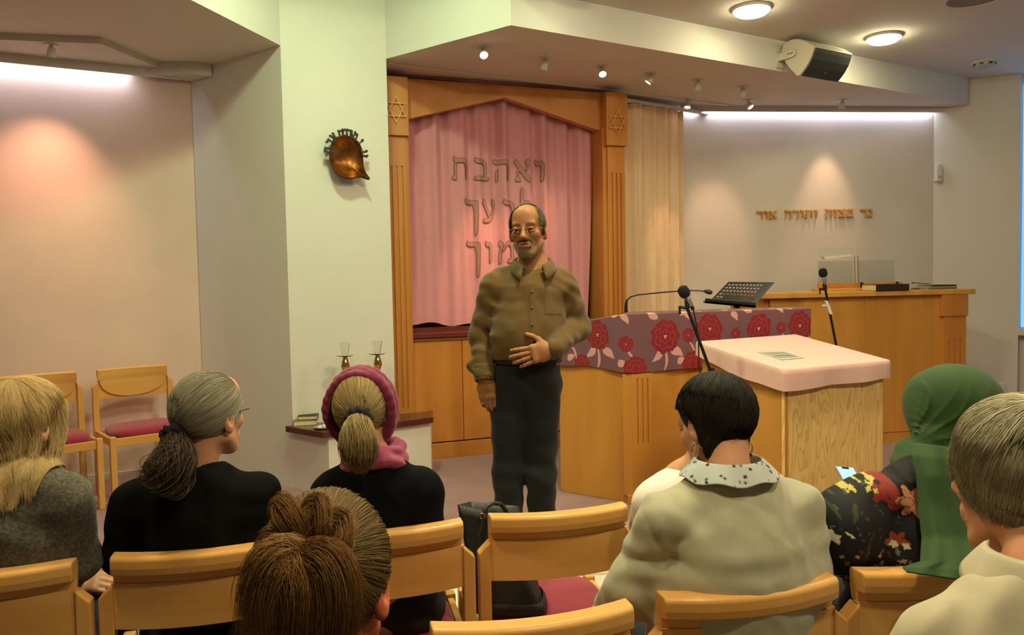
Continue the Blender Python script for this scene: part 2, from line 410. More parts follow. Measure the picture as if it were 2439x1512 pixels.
for k, x in enumerate((.11, .13, .148)):
    MB().lathe([(.005, 0), (.005, .003)], _p + np.array([*(-FE * .018 + FN * x), .026]), np.array([*(-FE), 0]), 10).build('bolt', BLACKM, sp)
MB().plate([(0, 0), (.006, 0), (.018, .022), (.012, .022)], _p + np.array([*(FE * .20 + FN * .253), -.125]), np.array([*FE, 0]), nrm([*(FN * .7), .72]), nrm([*(FN * .72), -.7]), 0, .006).build('badge', CHROME, sp)

# ------------------------------------------------------------------ the curtained wooden cabinet (ark)
AX, AN = np.array([*ARK_T, 0]), np.array([*ARK_N, 0])
AO = np.array([*ARK0, 0])
arkt = thing('curtained_cabinet', 'tall honey-coloured wooden cabinet with gabled opening and star blocks', 'cabinet', AO)
def abox(lo, hi, mb=None):      # lo, hi in (t, n, z)
    mb = mb or MB(); return mb.box((lo[0], lo[1], lo[2]), (hi[0], hi[1], hi[2]), AO, AX, AN)
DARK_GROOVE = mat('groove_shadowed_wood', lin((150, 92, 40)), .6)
for t0 in (0.0, 1.80):
    m = MB()
    # the shaft is cut by three round-ended flutes: build it as strips so the flutes are real grooves
    z0, z1, fz0, fz1 = .0, 2.42, .42, 2.205
    xs = [t0, t0 + .031, t0 + .045, t0 + .0705, t0 + .0845, t0 + .11, t0 + .124, t0 + .155]
    abox((t0, -.30, z0), (t0 + .155, -.012, z1), m)
    for i in (0, 2, 4, 6): abox((xs[i], -.012, fz0), (xs[i + 1], 0, fz1), m)
    abox((t0, -.012, z0), (t0 + .155, 0, fz0), m); abox((t0, -.012, fz1), (t0 + .155, 0, z1), m)
    pil = m.build('pilaster', W_ARK, arkt)
    abox((t0 - .02 if t0 else 0, -.18, 2.42), (t0 + .17, .03, 2.845)).build('star_block', W_ARK, arkt, bevel=.004)
    st = MB(); c = AO + AX * (t0 + .0745) + np.array([0, 0, 2.603]); Rr = .103
    for sgn in (1, -1):
        for k in range(3):
            a0 = math.pi / 2 * sgn + k * 2 * math.pi / 3; a1 = a0 + 2 * math.pi / 3
            ri = Rr - .019
            q = [(Rr * math.cos(a0), Rr * math.sin(a0)), (Rr * math.cos(a1), Rr * math.sin(a1)), (ri * math.cos(a1), ri * math.sin(a1)), (ri * math.cos(a0), ri * math.sin(a0))]
            st.plate([(x * .86, y) for x, y in q], c, AX, (0, 0, 1), AN, .030, .047 if sgn > 0 else .046)
    st.build('star', wood('star_maple', lin((222, 164, 96)), lin((210, 148, 80))), arkt)
hd = MB(); hd.plate([(.15, 2.86), (.15, 2.548), (.203, 2.568), (.956, 2.769), (1.72, 2.565), (1.80, 2.55), (1.80, 2.86)], AO, AX, (0, 0, 1), AN, -.14, -.07)
hd.build('header', W_ARK, arkt)
abox((.15, -.30, 0), (.172, -.02, 2.56)).build('side_panel', W_ARK, arkt)
abox((1.765, -.30, 0), (1.802, -.02, 2.56)).build('side_panel', W_ARK, arkt)
MAROON = mat('maroon_wood', lin((112, 44, 36)), .35, noise=.2, nscale=6, stretch=(.2, .2, 1))
abox((.155, -.36, .9), (1.81, -.34, 2.86)).build('back_panel', MAROON, arkt)
abox((.172, -.36, .930), (1.78, -.03, .966)).build('shelf', MAROON, arkt, bevel=.004)
abox((.172, -.20, .966), (1.78, -.15, 1.0)).build('shelf_riser', MAROON, arkt)
abox((.172, -.30, .905), (1.78, -.05, .93)).build('shelf_rail', DARK_GROOVE, arkt)
_dx = [.172, .562, .949, 1.336, 1.765]
for i in range(4):
    abox((_dx[i] + .002, -.085, .128), (_dx[i + 1] - .002, -.06, .903)).build('door', W_ARK, arkt, bevel=.003)
abox((.155, -.30, .10), (1.80, -.085, .905)).build('carcass', DARK_GROOVE, arkt)
abox((.155, -.30, 0), (1.80, -.052, .118)).build('plinth', W_ARK, arkt, bevel=.003)

# the pink curtain in the opening
def fold(t, z, seed=0):
    w = .5 + .5 * np.clip((z - 1.0) / 1.7, 0, 1)
    return 1.5 * (.017 * np.sin(t * 34 + .7 * np.sin(t * 5)) + .011 * np.sin(t * 57 + 1.3 + .4 * z) + .008 * np.sin(t * 19 - 1 + .9 * z)) * w + .012 * np.sin(t * 9 + z * 1.2)
CURT_N = -.215
def curt(t, z, off=0.0):
    t = np.asarray(t, float); z = np.asarray(z, float)
    n = CURT_N + fold(t, z) + off
    return AO[None] + t[:, None] * AX + n[:, None] * AN + z[:, None] * np.array([0, 0, 1.0])
PINK = mat('pink_curtain', lin((216, 148, 156)), .88, noise=.05, nscale=30, bump=.15, bscale=600, sheen=.25)
_nt, _nz = 260, 60
tt, ff = np.meshgrid(np.linspace(.178, 1.742, _nt), np.linspace(0, 1, _nz), indexing='ij')
hem = 1.022 + .012 * np.sin(tt * 21) * np.sin(tt * 3 + .5) + .012 * np.sin(tt * 7.7)
zz = hem + ff * (2.84 - hem)
tw = tt + (.03 * (1 - ff) ** 2) * np.clip((tt - 1.5) / .24, 0, 1) * -1.2 + .035 * ff * np.clip((tt - 1.5) / .24, 0, 1)
cu = thing('pink_curtain', 'pink curtain with raised lettering hanging in the gabled cabinet', 'curtain', (AO[0], AO[1], 1.02))
raw('curtain_cloth', curt(tw.ravel(), zz.ravel()), grid_faces(_nt, _nz), PINK, cu, True)

# ------------------------------------------------------------------ letters
def HP(**k): return k
GL = {
 'vav': (.36, [[(.0, .90), (.05, 1.04), (.11, .95), (.30, .93), (.36, .80), (.33, .10), (.19, -.05), (.22, .74), (.06, .73)]]),
 'resh': (.62, [[(0, .90), (.06, 1.05), (.11, .96), (.50, .95), (.62, .82), (.59, .10), (.46, -.05), (.48, .74), (.08, .74)]]),
 'dalet': (.62, [[(0, .90), (.06, 1.05), (.11, .96), (.66, .96), (.64, .76), (.60, .74), (.58, .08), (.46, -.05), (.47, .74), (.08, .74)]]),
 'fkaf': (.62, [[(0, .90), (.06, 1.05), (.11, .96), (.62, .95), (.66, .80), (.60, -.52), (.46, -.66), (.48, .74), (.08, .74)]]),
 'he': (.70, [[(0, .90), (.06, 1.05), (.11, .96), (.58, .95), (.70, .82), (.67, .10), (.54, -.05), (.56, .74), (.08, .74)],
              [(.10, .44), (.21, .58), (.20, .30), (.19, .02), (.08, -.05), (.10, .25)]]),
 'tav': (.80, [[(.06, .90), (.12, 1.05), (.17, .96), (.64, .95), (.76, .82), (.74, .10), (.63, -.05), (.63, .74), (.14, .74)],
               [(.15, .78), (.27, .78), (.22, .40), (.27, .0), (.02, 0), (.02, .17), (.13, .19), (.10, .45)]]),
 'bet': (.74, [[(.02, .90), (.08, 1.05), (.13, .96), (.50, .95), (.63, .80), (.62, .12), (.49, .12), (.50, .74), (.10, .74)],
               [(.0, .0), (.02, .20), (.74, .20), (.72, 0)]]),
 'kaf': (.66, [[(.02, .90), (.08, 1.05), (.13, .96), (.50, .95), (.63, .80), (.62, .12), (.54, 0), (.0, 0), (.02, .20), (.49, .20), (.50, .74), (.10, .74)]]),
 'alef': (.76, [[(.0, .92), (.10, 1.05), (.76, .10), (.70, -.04), (.58, .02), (.02, .78)],
                [(.50, .96), (.62, 1.04), (.72, .92), (.68, .74), (.56, .46), (.47, .54), (.57, .72), (.50, .82)],
                [(.22, .62), (.10, .44), (.14, .22), (.02, .14), (.04, 0), (.28, 0), (.30, .12), (.22, .24), (.20, .38), (.30, .50)]]),
 'lamed': (.58, [[(.06, 1.46), (.14, 1.60), (.22, 1.46), (.16, 1.0), (.48, .95), (.58, .80), (.34, .02), (.20, -.05), (.43, .74), (.03, .74)]]),
 'ayin': (.72, [[(.02, .90), (.08, 1.05), (.20, .95), (.22, .74), (.44, .22), (.34, .14), (.10, .70), (.02, .74)],
                [(.50, .90), (.56, 1.05), (.68, .95), (.70, .72), (.56, .22), (.36, -.04), (.0, -.05), (.04, .16), (.32, .18), (.46, .34), (.58, .70), (.50, .76)]]),
 'mem': (.76, [[(.02, .90), (.08, 1.05), (.20, .92), (.22, .78), (.13, .50), (.12, .0), (.0, -.05), (.02, .40), (.10, .72), (.02, .76)],
               [(.14, .62), (.32, .90), (.40, 1.04), (.60, .94), (.74, .74), (.74, 0), (.36, 0), (.38, .19), (.60, .19), (.60, .70), (.48, .80), (.34, .76), (.18, .50)]]),
 'nun': (.38, [[(.04, .90), (.08, 1.05), (.14, .96), (.30, .95), (.36, .80), (.36, 0), (.0, 0), (.02, .20), (.23, .20), (.23, .74), (.06, .74)]]),
 'tsadi': (.66, [[(.0, .92), (.08, 1.05), (.60, .30), (.64, 0), (.0, 0), (.02, .19), (.42, .19), (.44, .28), (.02, .80)],
                 [(.44, .94), (.52, 1.05), (.64, .95), (.62, .72), (.42, .46), (.34, .56), (.50, .74), (.44, .80)]]),
 'samekh': (.68, [[(.02, .90), (.10, 1.03), (.66, .98), (.66, .78), (.06, .76)], [(.52, .80), (.66, .80), (.66, .06), (.56, 0), (.50, .2)], [(.04, 0), (.02, .24), (.56, .22), (.62, 0)], [(.05, .80), (.17, .80), (.15, .2), (.03, .2)]]),
}
def ngon_cut(poly, off):        # a polygon moved outwards by off
    P = np.array(poly, float); n = len(P)
    a = sum(P[i][0] * P[(i + 1) % n][1] - P[(i + 1) % n][0] * P[i][1] for i in range(n))
    if a < 0: P = P[::-1]
    out = []
    for i in range(n):
        e0, e1 = nrm(P[i] - P[i - 1]), nrm(P[(i + 1) % n] - P[i])
        n0, n1 = np.array([e0[1], -e0[0]]), np.array([e1[1], -e1[0]])
        b = n0 + n1; q = max(.45, float(b @ b) / 2)
        out.append(P[i] + b * off / q)
    return np.array(out)
def smooth_poly(P, it=1):       # rounds corners a little (Chaikin)
    P = np.asarray(P, float)
    for _ in range(it):
        Q = np.roll(P, -1, 0)
        P = np.stack([P * .82 + Q * .18, P * .18 + Q * .82], 1).reshape(-1, 2)
    return P
def draped(polys, func, off, step=.012):     # polygons cut into small faces and laid on the folded cloth
    bm = bmesh.new()
    for P in polys:
        vs = [bm.verts.new((p[0], p[1], 0)) for p in P]
        for tri in tessellate_polygon([[Vector((p[0], p[1], 0)) for p in P]]):
            try: bm.faces.new([vs[i] for i in tri])
            except ValueError: pass
    xs = [v.co.x for v in bm.verts]
    for x in np.arange(min(xs) + step, max(xs), step):
        bmesh.ops.bisect_plane(bm, geom=bm.verts[:] + bm.edges[:] + bm.faces[:], plane_co=(float(x), 0, 0), plane_no=(1, 0, 0))
    bm.verts.ensure_lookup_table()
    V = np.array([v.co[:2] for v in bm.verts]); Fc = [[v.index for v in f.verts] for f in bm.faces]
    bm.verts.index_update()
    bm.faces.ensure_lookup_table()
    Fc = [[v.index for v in f.verts] for f in bm.faces]
    bm.free()
    return func(V[:, 0], V[:, 1], off), Fc
LET_FILL = mat('letter_taupe', lin((176, 130, 120)), .8)
LET_EDGE = mat('letter_outline', lin((116, 72, 62)), .8)
ROWS = [(['vav', 'alef', 'he', 'bet', 'tav'], .545, 1.316, 2.14, .178), (['lamed', 'resh', 'ayin', 'fkaf'], .643, 1.215, 1.818, .178), (['kaf', 'mem', 'vav', 'fkaf'], .650, 1.235, 1.490, .178)]
vv, fc, mi = [], [], []
for names, t0, t1, zb, h in ROWS:
    ws = [GL[n][0] * h for n in names]; gap = (t1 - t0 - sum(ws)) / (len(names) - 1)
    x = t1
    for n, w in zip(names, ws):
        x -= w
        for off, lay, k in ((.0005, .010, 0), (-.0032, .012, 1)):
            pols = [ngon_cut(smooth_poly(np.array(p) * h), off) + np.array([x, zb]) for p in GL[n][1]]
            V, Fq = draped(pols, curt, lay)
            b = sum(len(q) for q in vv); vv.append(V); fc += [[i + b for i in q] for q in Fq]; mi += [k] * len(Fq)
        x -= gap
raw('lettering', np.concatenate(vv), fc, [LET_EDGE, LET_FILL], cu, matidx=mi)

# gold-coloured wooden letters on the back wall, right to left
LW = wood('letter_wood', lin((220, 174, 104)), lin((204, 154, 84)))
LW0, LW1 = RW0 + RWN * .012, RW1 + RWN * .012
_h = None
words = [(['nun', 'resh'], 2047, 2076, 497), (['samekh', 'tsadi', 'vav', 'he'], 1964, 2031, 498), (['vav', 'tav', 'vav', 'resh', 'he'], 1868, 1946, 500), (['alef', 'vav', 'resh'], 1802, 1850, 502)]
heb = {'nun': 'nun', 'resh': 'resh', 'samekh': 'closed square', 'tsadi': 'tsadi', 'vav': 'vav', 'he': 'he', 'tav': 'tav', 'alef': 'alef'}
ordn = ['rightmost', 'second', 'third', 'last']
RX = np.array([*RWD, 0])
for wi, (names, u0, u1, vt) in enumerate(words):
    a, b = onv(u0, vt + 19, LW0, LW1), onv(u1, vt + 19, LW0, LW1); top = onv(u0, vt, LW0, LW1)
    L = float(np.linalg.norm((b - a)[:2])); hh = float(top[2] - a[2])
    ws = [GL[n][0] * hh * 1.0 for n in names]; sc = L / (sum(ws) + .10 * hh * (len(ws) - 1)); x = L
    ws = [w * sc for w in ws]
    for li, (n, w) in enumerate(zip(names, ws)):
        x -= w
        m = MB()
        for p in GL[n][1]:
            m.plate([(px * hh * sc + x, py * hh) for px, py in p], a, RX, (0, 0, 1), np.array([*RWN, 0]), 0, .022)
        for px in (.5,): m.plate([(w * .4 + x, hh * .82), (w * .6 + x, hh * .82), (w * .6 + x, hh * .9), (w * .4 + x, hh * .9)], a, RX, (0, 0, 1), np.array([*RWN, 0]), -.012, .001)
        place = ['rightmost word', 'second word from the right', 'third word from the right', 'leftmost word'][wi]
        nth = ['first', 'second', 'third', 'fourth', 'fifth'][li]
        tag(m.build('wall_letter', LW), 'wooden letter %s, %s of the %s on the wall' % (heb[n], nth, place), 'letter', 'wooden Hebrew letters on the back wall')
        x -= .10 * hh * sc

# ------------------------------------------------------------------ cream curtain beside the cabinet
CR = mat('cream_curtain', lin((232, 202, 164)), .85, noise=.05, nscale=20, bump=.2, bscale=300, sheen=.2)
p0c, p1c = np.array([.93, 6.58]), np.array([1.555, 7.02])
_d = p1c - p0c; _L = np.linalg.norm(_d); _d = _d / _L; _n = np.array([_d[1], -_d[0]])
ss, ff = np.meshgrid(np.linspace(0, _L, 150), np.linspace(0, 1, 40), indexing='ij')
am = .5 + .5 * ff
nn = (.035 * np.sin(ss * 40 + .8 * np.sin(ff * 2 + ss * 8)) + .016 * np.sin(ss * 83 + 1)) * am + .006 * np.sin(ff * 60) * np.exp(-((ff - .52) / .1) ** 2) * np.sin(ss * 30)
zz = .03 + ff * (2.83 - .03)
P3 = np.stack([p0c[0] + _d[0] * ss + _n[0] * nn, p0c[1] + _d[1] * ss + _n[1] * nn, zz], -1).reshape(-1, 3)
cc = thing('cream_curtain', 'cream floor-length curtain hanging beside the wooden cabinet', 'curtain', (p0c[0], p0c[1], .03))
raw('curtain_cloth', P3, grid_faces(150, 40), CR, cc, True)
_r = MB(); _r.box((-.05, -.02, 2.835), (_L + .9, .02, 2.862), (p0c[0], p0c[1], 0), np.array([*_d, 0]) , np.array([*_n, 0])); _r.build('curtain_rail', WHITEP, cc)

# ------------------------------------------------------------------ alarm sensor, socket
_q = onv(2228, 413, RW1, RW1 + nrm([.392, -.203]))
t = thing('motion_sensor', 'small white wall sensor at the niche corner', 'sensor', _q)
MB().box((-.03, -.055, -.085), (.03, .0, .085), _q + np.array([.0, -.02, 0])).build('housing', WHITEP, t, bevel=.012)
MB().lathe([(.018, 0), (.016, .006)], _q + np.array([0, -.075, -.04]), (0, -1, 0), 20).build('lens', mat('sensor_lens', (.55, .52, .45), .3), t)
_rd = nrm([.392, -.203]); _rn = np.array([_rd[1], -_rd[0]])
_q = onv(2380, 921, RW1, RW1 + _rd)
t = thing('wall_socket', 'white square wall socket beside the green headscarf', 'socket', _q)
MB().box((-.04, -.002, -.04), (.04, .012, .04), _q, np.array([*_rd, 0]), np.array([*_rn, 0])).build('plate', WHITEP, t, bevel=.004)
MB().lathe([(.022, .004), (.022, .016), (.016, .016), (.016, .010)], _q, np.array([*_rn, 0]), 20).build('outlet', WHITEP, t, smooth=True)
# ------------------------------------------------------------------ low ledge in front of the pillar
TZ = .42
_pl, _pr = np.array([*PIL_L, 0]), np.array([*PIL_R, 0])
fl, fr = onz(768, 1029, TZ), onz(1032, 993, TZ)
bl, br = onz(683, 1017, TZ), np.array([-.62, 5.62, TZ])
GRAN = mat('maroon_granite', lin((84, 44, 42)), .12, noise=.25, nscale=60, spec=.7)
tb = thing('low_ledge', 'low cream plastered ledge with maroon stone top before the pillar', 'ledge', (fl[0], fl[1], 0))
pf = nrm((_pr - _pl)[:2]); pn = np.array([pf[1], -pf[0]])
_fl = fl[:2] - pn * .03 + pf * .045; _fr = fr[:2] - pn * .03 - pf * .01
MB().prism([_fl, _fr, (-.60, 5.60), PIL_R + pn * .003, PIL_L + pn * .003], 0, TZ - .04).build('base', PAINT, tb)
MB().prism([fl[:2], fr[:2], (-.585, 5.60), PIL_R + pn * .002, PIL_L + pn * .002, PIL_L - pf * .05 + pn * .002], TZ - .04, TZ).build('top', GRAN, tb, bevel=.004)
def onledge(u, v): return onz(u, v, TZ)
GLASS = mat('clear_glass', (.96, .97, .93), .02, trans=1.0, ior=1.3, spec=.4)
GOLD = mat('polished_gold', (.88, .62, .26), .13, 1.)
for nm, u, vtop, lab in (('l', 823, 815, 'left of the two brass candlesticks with glass cup on the ledge'), ('r', 900, 811, 'right of the two brass candlesticks with glass cup on the ledge')):
    yy = 5.03 if nm == 'l' else 5.12
    top = ony(u, vtop, yy); H = top[2] - TZ; p = np.array([top[0] - .006, yy, TZ])
    t = thing('candlestick', lab, 'candlestick', p, 'candlesticks on the ledge')
    s = (H - .10)
    prof = [(.055, 0), (.056, .008), (.05, .018), (.03, .03), (.014, .05), (.010, .08 * s / .4), (.017, .11), (.020, .13), (.012, .15), (.010, s * .55), (.013, s * .66), (.019, s * .72), (.018, s * .735), (.010, s * .76), (.012, s * .79), (.022, s * .85), (.024, s * .89), (.018, s * .95), (.012, s), (.012, s + .004)]
    prof = [(r * 1.25, h) for r, h in prof]
    MB().lathe(prof, p, n=32).build('stem', GOLD, t, smooth=True)
    MB().lathe([(.012, s + .004), (.05, s + .010), (.056, s + .016), (.05, s + .014), (.012, s + .008)], p, n=32).build('drip_dish', GLASS, t, smooth=True)
    MB().lathe([(.016, s + .010), (.020, s + .012), (.036, s + .10), (.034, s + .10), (.017, s + .018)], p, n=32).build('glass_cup', GLASS, t, smooth=True)
LEA = mat('black_book_cover', (.03, .022, .018), .5)
PAGES = mat('cream_pages', lin((226, 214, 170)), .8, noise=.12, nscale=120, stretch=(.1, .1, 1))
def book(o, ax, ay, w, d, h, cover, label, group=None, name='book', pages=PAGES):
    t = thing(name, label, 'book', o, group)
    o = np.asarray(o, float); az = np.array([0, 0, 1.])
    MB().box((-w / 2, -d / 2, 0), (w / 2, d / 2, .003), o, ax, ay).box((-w / 2, -d / 2, h - .003), (w / 2, d / 2, h), o, ax, ay).box((-w / 2, d / 2 - .004, 0), (w / 2, d / 2, h), o, ax, ay).build('cover', cover, t)
    MB().box((-w / 2 + .004, -d / 2 + .004, .003), (w / 2 - .004, d / 2 - .004, h - .003), o, ax, ay).build('pages', pages, t)
    return t
_b1 = onledge(727, 1010); _ax = np.array([*nrm([.96, .28]), 0]); _ay = np.array([-_ax[1], _ax[0], 0])
book(_b1, _ax, _ay, .155, .11, .036, mat('tan_cover', lin((150, 120, 84)), .6), 'lower cream-edged book lying at the left end of the ledge', 'books on the ledge')
_ax2 = np.array([*nrm([.99, .12]), 0]); _ay2 = np.array([-_ax2[1], _ax2[0], 0])
book(_b1 + np.array([.022, .0, .0365]), _ax2, _ay2, .125, .095, .028, LEA, 'upper dark book stacked on the cream-edged book', 'books on the ledge')
_q = onledge(770, 1020)
t = thing('silver_tray', 'small silver tray holding white tea lights on the ledge', 'tray', _q)
MB().lathe([(.05, 0), (.058, .004), (.062, .012), (.058, .011), (.05, .005)], _q, n=32).build('dish', CHROME, t, smooth=True)
for k, (dx, dy) in enumerate([(-.02, -.01), (.0, .018), (.022, -.008)]):
    c = thing('tea_light', 'white tea light, %s on the small silver tray' % ['nearest the books', 'at the back', 'nearest the headscarf'][k], 'candle', _q + np.array([dx, dy, .006]), 'tea lights on the tray')
    MB().lathe([(.012, 0), (.013, .014)], _q + np.array([dx, dy, .006]), n=16).build('wax', mat('wax', (.85, .84, .76), .5), c, smooth=True)

# ------------------------------------------------------------------ bronze wall bowl on the pillar
PLX, PLN = np.array([*pf, 0]), np.array([*pn, 0])
def onpil(u, v, n=0.0):
    return onv(u, v, PIL_L + pn * n, PIL_R + pn * n)
bc = onpil(828, 392, .075)
BRZ = mat('dark_bronze', lin((62, 54, 40)), .45, .75, noise=.3, nscale=40)
BRI = mat('copper_bowl', lin((176, 112, 50)), .3, .85, noise=.45, nscale=14, col2=lin((120, 70, 34)))
bw = thing('bronze_wall_bowl', 'bronze bowl with a crown of raised letters hung on the pillar', 'wall bowl', bc)
sx = 1 / float(np.linalg.norm(onpil(829, 392, .075) - onpil(828, 392, .075)))   # pixels per metre
K = [(786, 380), (787, 360), (794, 340), (806, 330), (824, 325), (843, 328), (856, 338), (864, 355), (866, 378), (867, 400), (870, 412), (876, 424), (862, 418.5), (846, 420), (834, 423), (818, 423), (804, 417), (794, 405)]
def loc2(u, v): return np.array([(u - 828) / sx, -(v - 392) / sx])
rim = np.array([loc2(*k) for k in K])
def cat(P, n=4):
    P = np.asarray(P); out = []
    for i in range(len(P)):
        a, b, c, d = P[i - 1], P[i], P[(i + 1) % len(P)], P[(i + 2) % len(P)]
        for k in range(n):
            t = k / n
            out.append(.5 * (2 * b + (c - a) * t + (2 * a - 5 * b + 4 * c - d) * t * t + (3 * b - a - 3 * c + d) * t ** 3))
    return np.array(out)
rim = cat(rim); nr = len(rim); cen = rim.mean(0)
v = []; shells = []
_er = np.linalg.norm(rim - cen, axis=1); _ang = np.arctan2(rim[:, 1] - cen[1], rim[:, 0] - cen[0]); _el = np.stack([np.cos(_ang) * .072, np.sin(_ang) * .088], 1)
def rl(k, depth, low=0.0):
    w_ = np.clip((k - .45) / .5, 0, 1); q = cen + ((rim - cen) * w_ + _el * (1 - w_)) * k; q[:, 1] -= low
    return [bc + PLX * x + np.array([0, 0, 1.]) * y + PLN * (-depth + .03 * max(0, (-y - .0) / .06) * k) for x, y in q]
inner = [rl(.97, .002), rl(.90, .018), rl(.75, .035), rl(.5, .048), rl(.25, .053), rl(.02, .054)]
outer = [rl(1.0, .0), rl(1.0, .006), rl(.97, .022, .012), rl(.86, .040, .022), rl(.62, .056, .020), rl(.3, .064, .008), rl(.02, .066)]
def skin(rings):
    vv = [p for r in rings for p in r]; f = []
    for i in range(len(rings) - 1):
        for k in range(nr):
            k2 = (k + 1) % nr; f.append((i * nr + k, (i + 1) * nr + k, (i + 1) * nr + k2, i * nr + k2))
    return vv, f
V1, F1 = skin([rl(1.0, .0)] + inner); raw('bowl_inside', V1, F1, BRI, bw, True)
V1, F1 = skin(outer); raw('bowl_outside', V1, F1, BRZ, bw, True)
MB().tube([bc - PLN * .06, bc - PLN * .078], .02, 16).build('wall_mount', BRZ, bw)
glyphs = [((784, 361), 82, 'samekh'), ((789, 343), 62, 'dalet'), ((798, 330), 44, 'alef'), ((814, 322), 14, 'tav'), ((823, 319), 4, 'mem'), ((833, 319), -4, 'resh'), ((842, 322), -14, 'ayin'), ((849, 327), -24, 'nun'), ((858, 336), -58, 'nun'), ((866, 357), -88, 'nun'), ((867, 366), -104, 'vav')]
for (u, vv_), ang, g in glyphs:
    lm = MB()
    o = loc2(u, vv_); o = o + (cen - o) * .075; a = math.radians(ang); ex = np.array([math.cos(a), math.sin(a)]); ez = np.array([-ex[1], ex[0]])
    hgt = 17 / sx; w = GL[g][0]
    for p in GL[g][1]:
        pts = [o + ex * (px - w / 2) * hgt + ez * (py * hgt - .3 * hgt + .004) for px, py in p]
        pts = ngon_cut(pts, .0016)
        lm.plate([tuple(q) for q in pts], bc - PLN * .004, PLX, (0, 0, 1), PLN, -.006, .010)
    lm.build('raised_letter', BRZ, bw)

# ------------------------------------------------------------------ lectern with the floral cloth
LD = np.array([math.cos(math.radians(15)), math.sin(math.radians(15))]); LNn = np.array([LD[1], -LD[0]])
L0, LL = np.array([.690, 4.620]), np.array([.291, 4.900])
L1 = L0 + LD * 1.235
LB1, LBL = L1 - LNn * .55, np.array([.40, 5.40])
le = thing('lectern', 'wide honey-wood lectern with fluted corner under the floral cloth', 'lectern', (L0[0], L0[1], 0))
LH = 1.128
_cd = nrm(L0 - LL); _cn = np.array([_cd[1], -_cd[0]])
MB().prism([L0 + LD * .012, L1, LB1, LBL, LL, L0 - _cd * .012], 0.0, 1.02).build('body', W_LECT, le, bevel=.004)
# top: the left wing slopes down
def wing(p, z): return np.array([p[0], p[1], z])
m = MB(); zt = [LH, LH, LH, LH - .07, LH - .075]
pp = [L0, L1, LB1, LBL, LL]
m.add([wing(p, 1.02) for p in pp] + [wing(p, z) for p, z in zip(pp, zt)], [[4, 3, 2, 1, 0], [5, 6, 7], [5, 7, 8], [5, 8, 9]] + [(i, (i + 1) % 5, (i + 1) % 5 + 5, i + 5) for i in range(5)])
m.build('top', W_LECT, le)
# fluted corner strip
m = MB(); LX, LN3 = np.array([*LD, 0]), np.array([*LNn, 0]); LO = np.array([*L0, 0])
xs = [.012, .045, .055, .078, .088, .111, .121, .150]
m.box((.012, 0, 0), (.150, .006, .78), LO, LX, LN3)
for i in (0, 2, 4, 6): m.box((xs[i], .006, .36), (xs[i + 1], .014, .75), LO, LX, LN3)
m.box((.012, .006, 0), (.150, .014, .36), LO, LX, LN3); m.box((.012, .006, .75), (.150, .014, .78), LO, LX, LN3)
m.build('fluted_strip', W_LECT, le)
MB().box((-.02, -.01, 0), (.17, .024, .05), LO, LX, LN3).build('plinth_block', W_LECT, le, bevel=.003)
MB().prism([L0 + _cn * .02 - _cd * .03, L0 + LNn * .018 + LD * .012, L0 + LD * .012, L0 - _cd * .03], .05, .78).build('corner_strip', W_LECT, le)
# the cloth: pigment pattern evaluated over the cloth surface
def flower(x, y, cx, cy, r, seed):
    dx, dy = (x - cx) / r, (y - cy) / (r * 1.12); rr = np.hypot(dx, dy); a = np.arctan2(dy, dx)
    rg = np.random.default_rng(seed); ph = rg.uniform(0, 6, 3)
    edge = .92 + .045 * np.sin(7 * a + ph[0]) + .035 * np.sin(11 * a + ph[1]) + .02 * np.sin(23 * a)
    inside = rr < edge
    b = np.abs(rr - (.33 + .05 * np.sin(6 * a + ph[2]))) < .028
    b |= np.abs(rr - (.64 + .07 * np.sin(7 * a + ph[1]))) < .028
    b |= (np.abs(np.sin(3.5 * a + ph[0])) < .07) & (rr > .33) & (rr < .64)
    b |= (np.abs(np.sin(4.5 * a + ph[2])) < .06) & (rr > .66)
    core = rr < .09 + .04 * np.sin(3 * a)
    return inside, b & inside, core
def leafmask(x, y, cx, cy, L, w, ang):
    c, s = math.cos(ang), math.sin(ang); u = (x - cx) * c + (y - cy) * s; v_ = -(x - cx) * s + (y - cy) * c
    t = np.clip(u / L, 0, 1)
    return (u > 0) & (u < L) & (np.abs(v_ - .12 * L * np.sin(t * 3)) < w * np.sin(math.pi * t ** .7) + .001)
def floral(x, y):       # x along the cloth, y height above its hem (metres)
    col = np.tile(np.array(lin((118, 78, 86))), (len(x), 1))
    leafc, redc, redl = np.array(lin((214, 158, 150))), np.array(lin((134, 22, 34))), np.array(lin((160, 60, 66)))
    def paint(mk, c): col[mk] = c
    # positions taken along the cloth: 0 = left end, .49 = corner, 1.73 = right end
    big = [(.29, .20, .085, 1), (.72, .205, .098, 2), (1.02, .24, .090, 3), (1.36, .22, .090, 4), (1.655, .205, .09, 5)]
    small = [(.10, .16, .045, 6), (.475, .17, .045, 7), (.875, .20, .043, 8), (1.195, .21, .036, 9), (1.515, .20, .036, 10)]
    low = [(.18, .012, .055, 11), (.53, .020, .075, 12), (.90, .025, .075, 13), (1.3, .02, .07, 14)]
    for cx, cy, r, sd in big:
        for a, L, w, ox, oy in ((-2.3, .10, .020, -.02, -.07), (-.5, .09, .026, .035, -.085), (-1.7, .15, .008, 0, -.08), (2.2, .10, .022, -.05, .11), (.7, .10, .022, .10, .12)):
            paint(leafmask(x, y, cx + ox, cy + oy, L, w, a), leafc)
    for cx, cy, r, sd in small:
        paint(leafmask(x, y, cx, cy - .03, .11, .006, -1.2), leafc)
        paint(leafmask(x, y, cx - .03, .345, .07, .018, -.9), leafc)
    for cx, cy, r, sd in low:
        paint(leafmask(x, y, cx - .10, .035, .06, .02, .5), leafc)
    for cx, cy, r, sd in big + small + low:
        a, b, c = flower(x, y, cx, cy, r, sd)
        paint(a, redc); paint(b, redl); paint(c & (y > .1), leafc)
    return col
